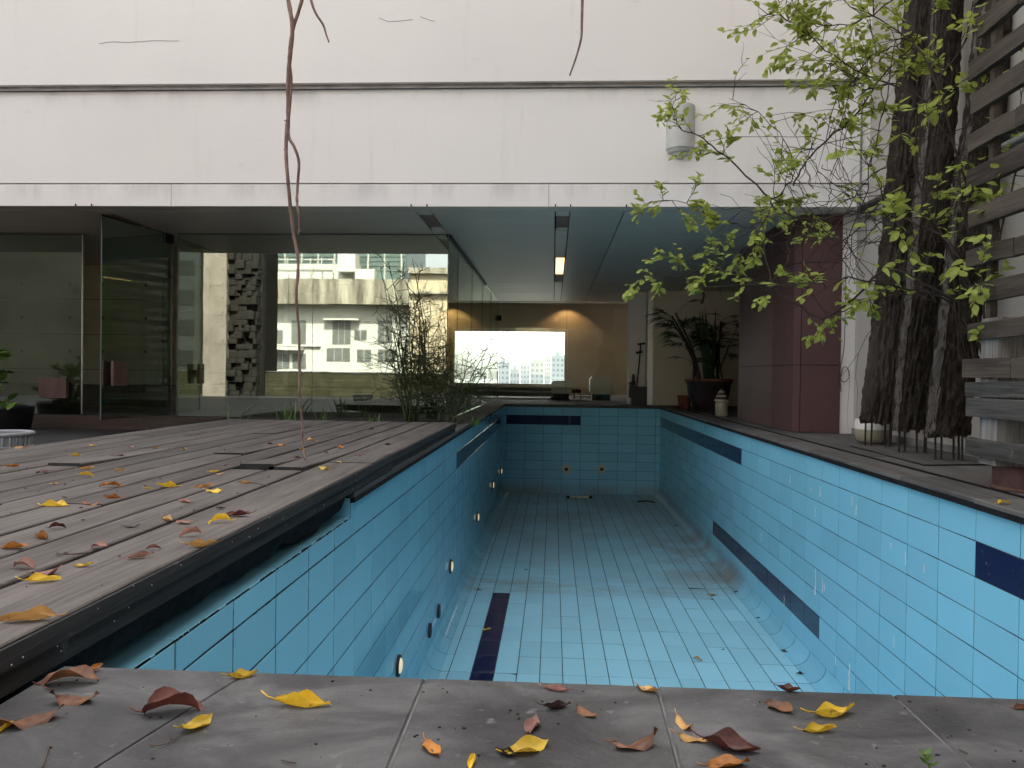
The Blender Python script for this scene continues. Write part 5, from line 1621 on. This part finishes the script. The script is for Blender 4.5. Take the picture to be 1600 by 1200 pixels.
for r_ in range(5):
    x = a.x-(.2 if r_ % 2 else 0)
    while x < a.x+7.5:
        MB().cbox(x+.006, x+.394, -4.93, -4.90+rr.uniform(-.006,.006), -.19+.158*r_, -.19+.158*r_+.15, .003).build('brick', M['mossbrick'], bw2); x += .4
MB().cbox(a.x, b.x, -5.13, -4.88, .601, .64, .004).build('cap', M['slate'], bw2)
dkw = tag(MB().box(-34, a.x-2.6, -14, -9, -30, 6.5).build('added_dark_block', simple('mirror_darkening_cladding', (.010,.010,.008), .9, .1, 0, .3, .6, .1, True)), 'dark block added behind the terrace at the left to darken the mirrored view', 'building')  # made-up dark mass that keeps this part of the reflection dark

# ------------------------------------------------------------------ city beyond the far window
gnd = MB().box(-4000, 4000, -3000, 4500, -31, -30).build('ground', simple('city_ground', (.16,.16,.15), .9, .2, 0, .3, .01, 0, True)); struct(gnd)
pod = MB().box(-30, 26, -5.3, 25.3, -30, -2.25).box(-30, -1.5, -5.2, 25.2, -2.25, -.62).box(2.6, 26, -5.2, 25.2, -2.25, -.62).box(-1.5, 2.6, -5.2, 1.2, -2.25, -.62).box(-1.5, 2.6, 16.9, 25.2, -2.25, -.32).build('podium', M['groove'])
tag(pod, 'grey podium storeys carrying the pool terrace', 'building')
M['citywall'] = simple('hazed_city_wall', (.43,.46,.47), .8, .2, 0, .06, .02, 0, True)  # distance haze put into the pale wall colour
M['citywin'] = simple('city_window_band', (.22,.26,.29), .3, .5)
for (x0, x1, yt, Y, lb) in ((722,742,566,420,'pale city block at the left edge of the far window'), (744,760,560,520,'slim pale city tower left of the window centre, behind the door'),
        (762,776,573,380,'low pale city block by the glass door edge'), (776,796,566,450,'broad pale city block just right of the door edge'), (797,812,577,360,'lowest pale city block in the window middle'),
        (813,828,567,500,'pale city tower in the middle of the window'), (829,850,562,430,'wide pale city slab right of the window middle'), (851,860,557,560,'thin pale city tower beside the tallest pair'),
        (862,882,555,470,'tallest pale city tower at the right of the window'), (883,900,565,400,'pale city block cut by the right window jamb'), (700,720,572,430,'pale city block seen through the glass corner')):
    a, b = at_y(x0, yt, Y), at_y(x1, yt, Y)
    t = thing('city_tower', lb, 'building', ((a.x+b.x)/2, Y, -30), 0, 'towers seen through the far window')
    hw, H = (b.x-a.x)/2, a.z+30
    MB().box(-hw, hw, 0, 14, 0, H).build('wall', M['citywall'], t)
    MB().box(-hw*.4, hw*.3, 3, 9, H, H+2.6).build('roof_house', M['citywall'], t)
    wb = MB(); n = max(3, int(2*hw/3.2))
    zz = H-2.2
    while zz > 18:
        for k in range(n):
            xx = -hw+2*hw*(k+.25)/n
            wb.box(xx, xx+hw/n, -.06, .02, zz-1.5, zz)
        zz -= 3.1
    o = wb.build('windows', M['citywin'], t); o['kind'] = 'stuff'

M['towerdark'] = simple('sky_blocking_cladding', (.040,.042,.042), .6, .3, 0, .2, .2, 0, True)  # dark towers added behind the camera to cut low sky light
for (x0, x1, y, h, c, lb) in ((-95, -40, -60, 34, 'dkw', 'added dark tower far behind the terrace at the left, blocking low sky'), (-9, 26, -72, 38, 'tan', 'added dark tower far behind the tan block, blocking low sky'),
                             (12, 48, -46, 30, 'dkw', 'added dark tower behind the terrace at the right, blocking low sky'), (30, 70, -30, 26, 'dkw', 'added dark block beyond the right boundary wall, blocking low sky')):
    t = thing('sky_block_tower', lb, 'building', ((x0+x1)/2, y, -30))
    hw = (x1-x0)/2
    MB().box(-hw, hw, -14, 0, 0, h+30).build('wall', M['towerdark'], t)
    wb = MB()
    for k in range(18):
        for q in range(int(hw*2/4)):
            wb.box(-hw+4*q+1, -hw+4*q+3, -.02, .05, 4+3.4*k, 5.7+3.4*k) if 6+3.4*k < h+30 else None
    o = wb.build('windows', M['black'], t); o['kind'] = 'stuff'
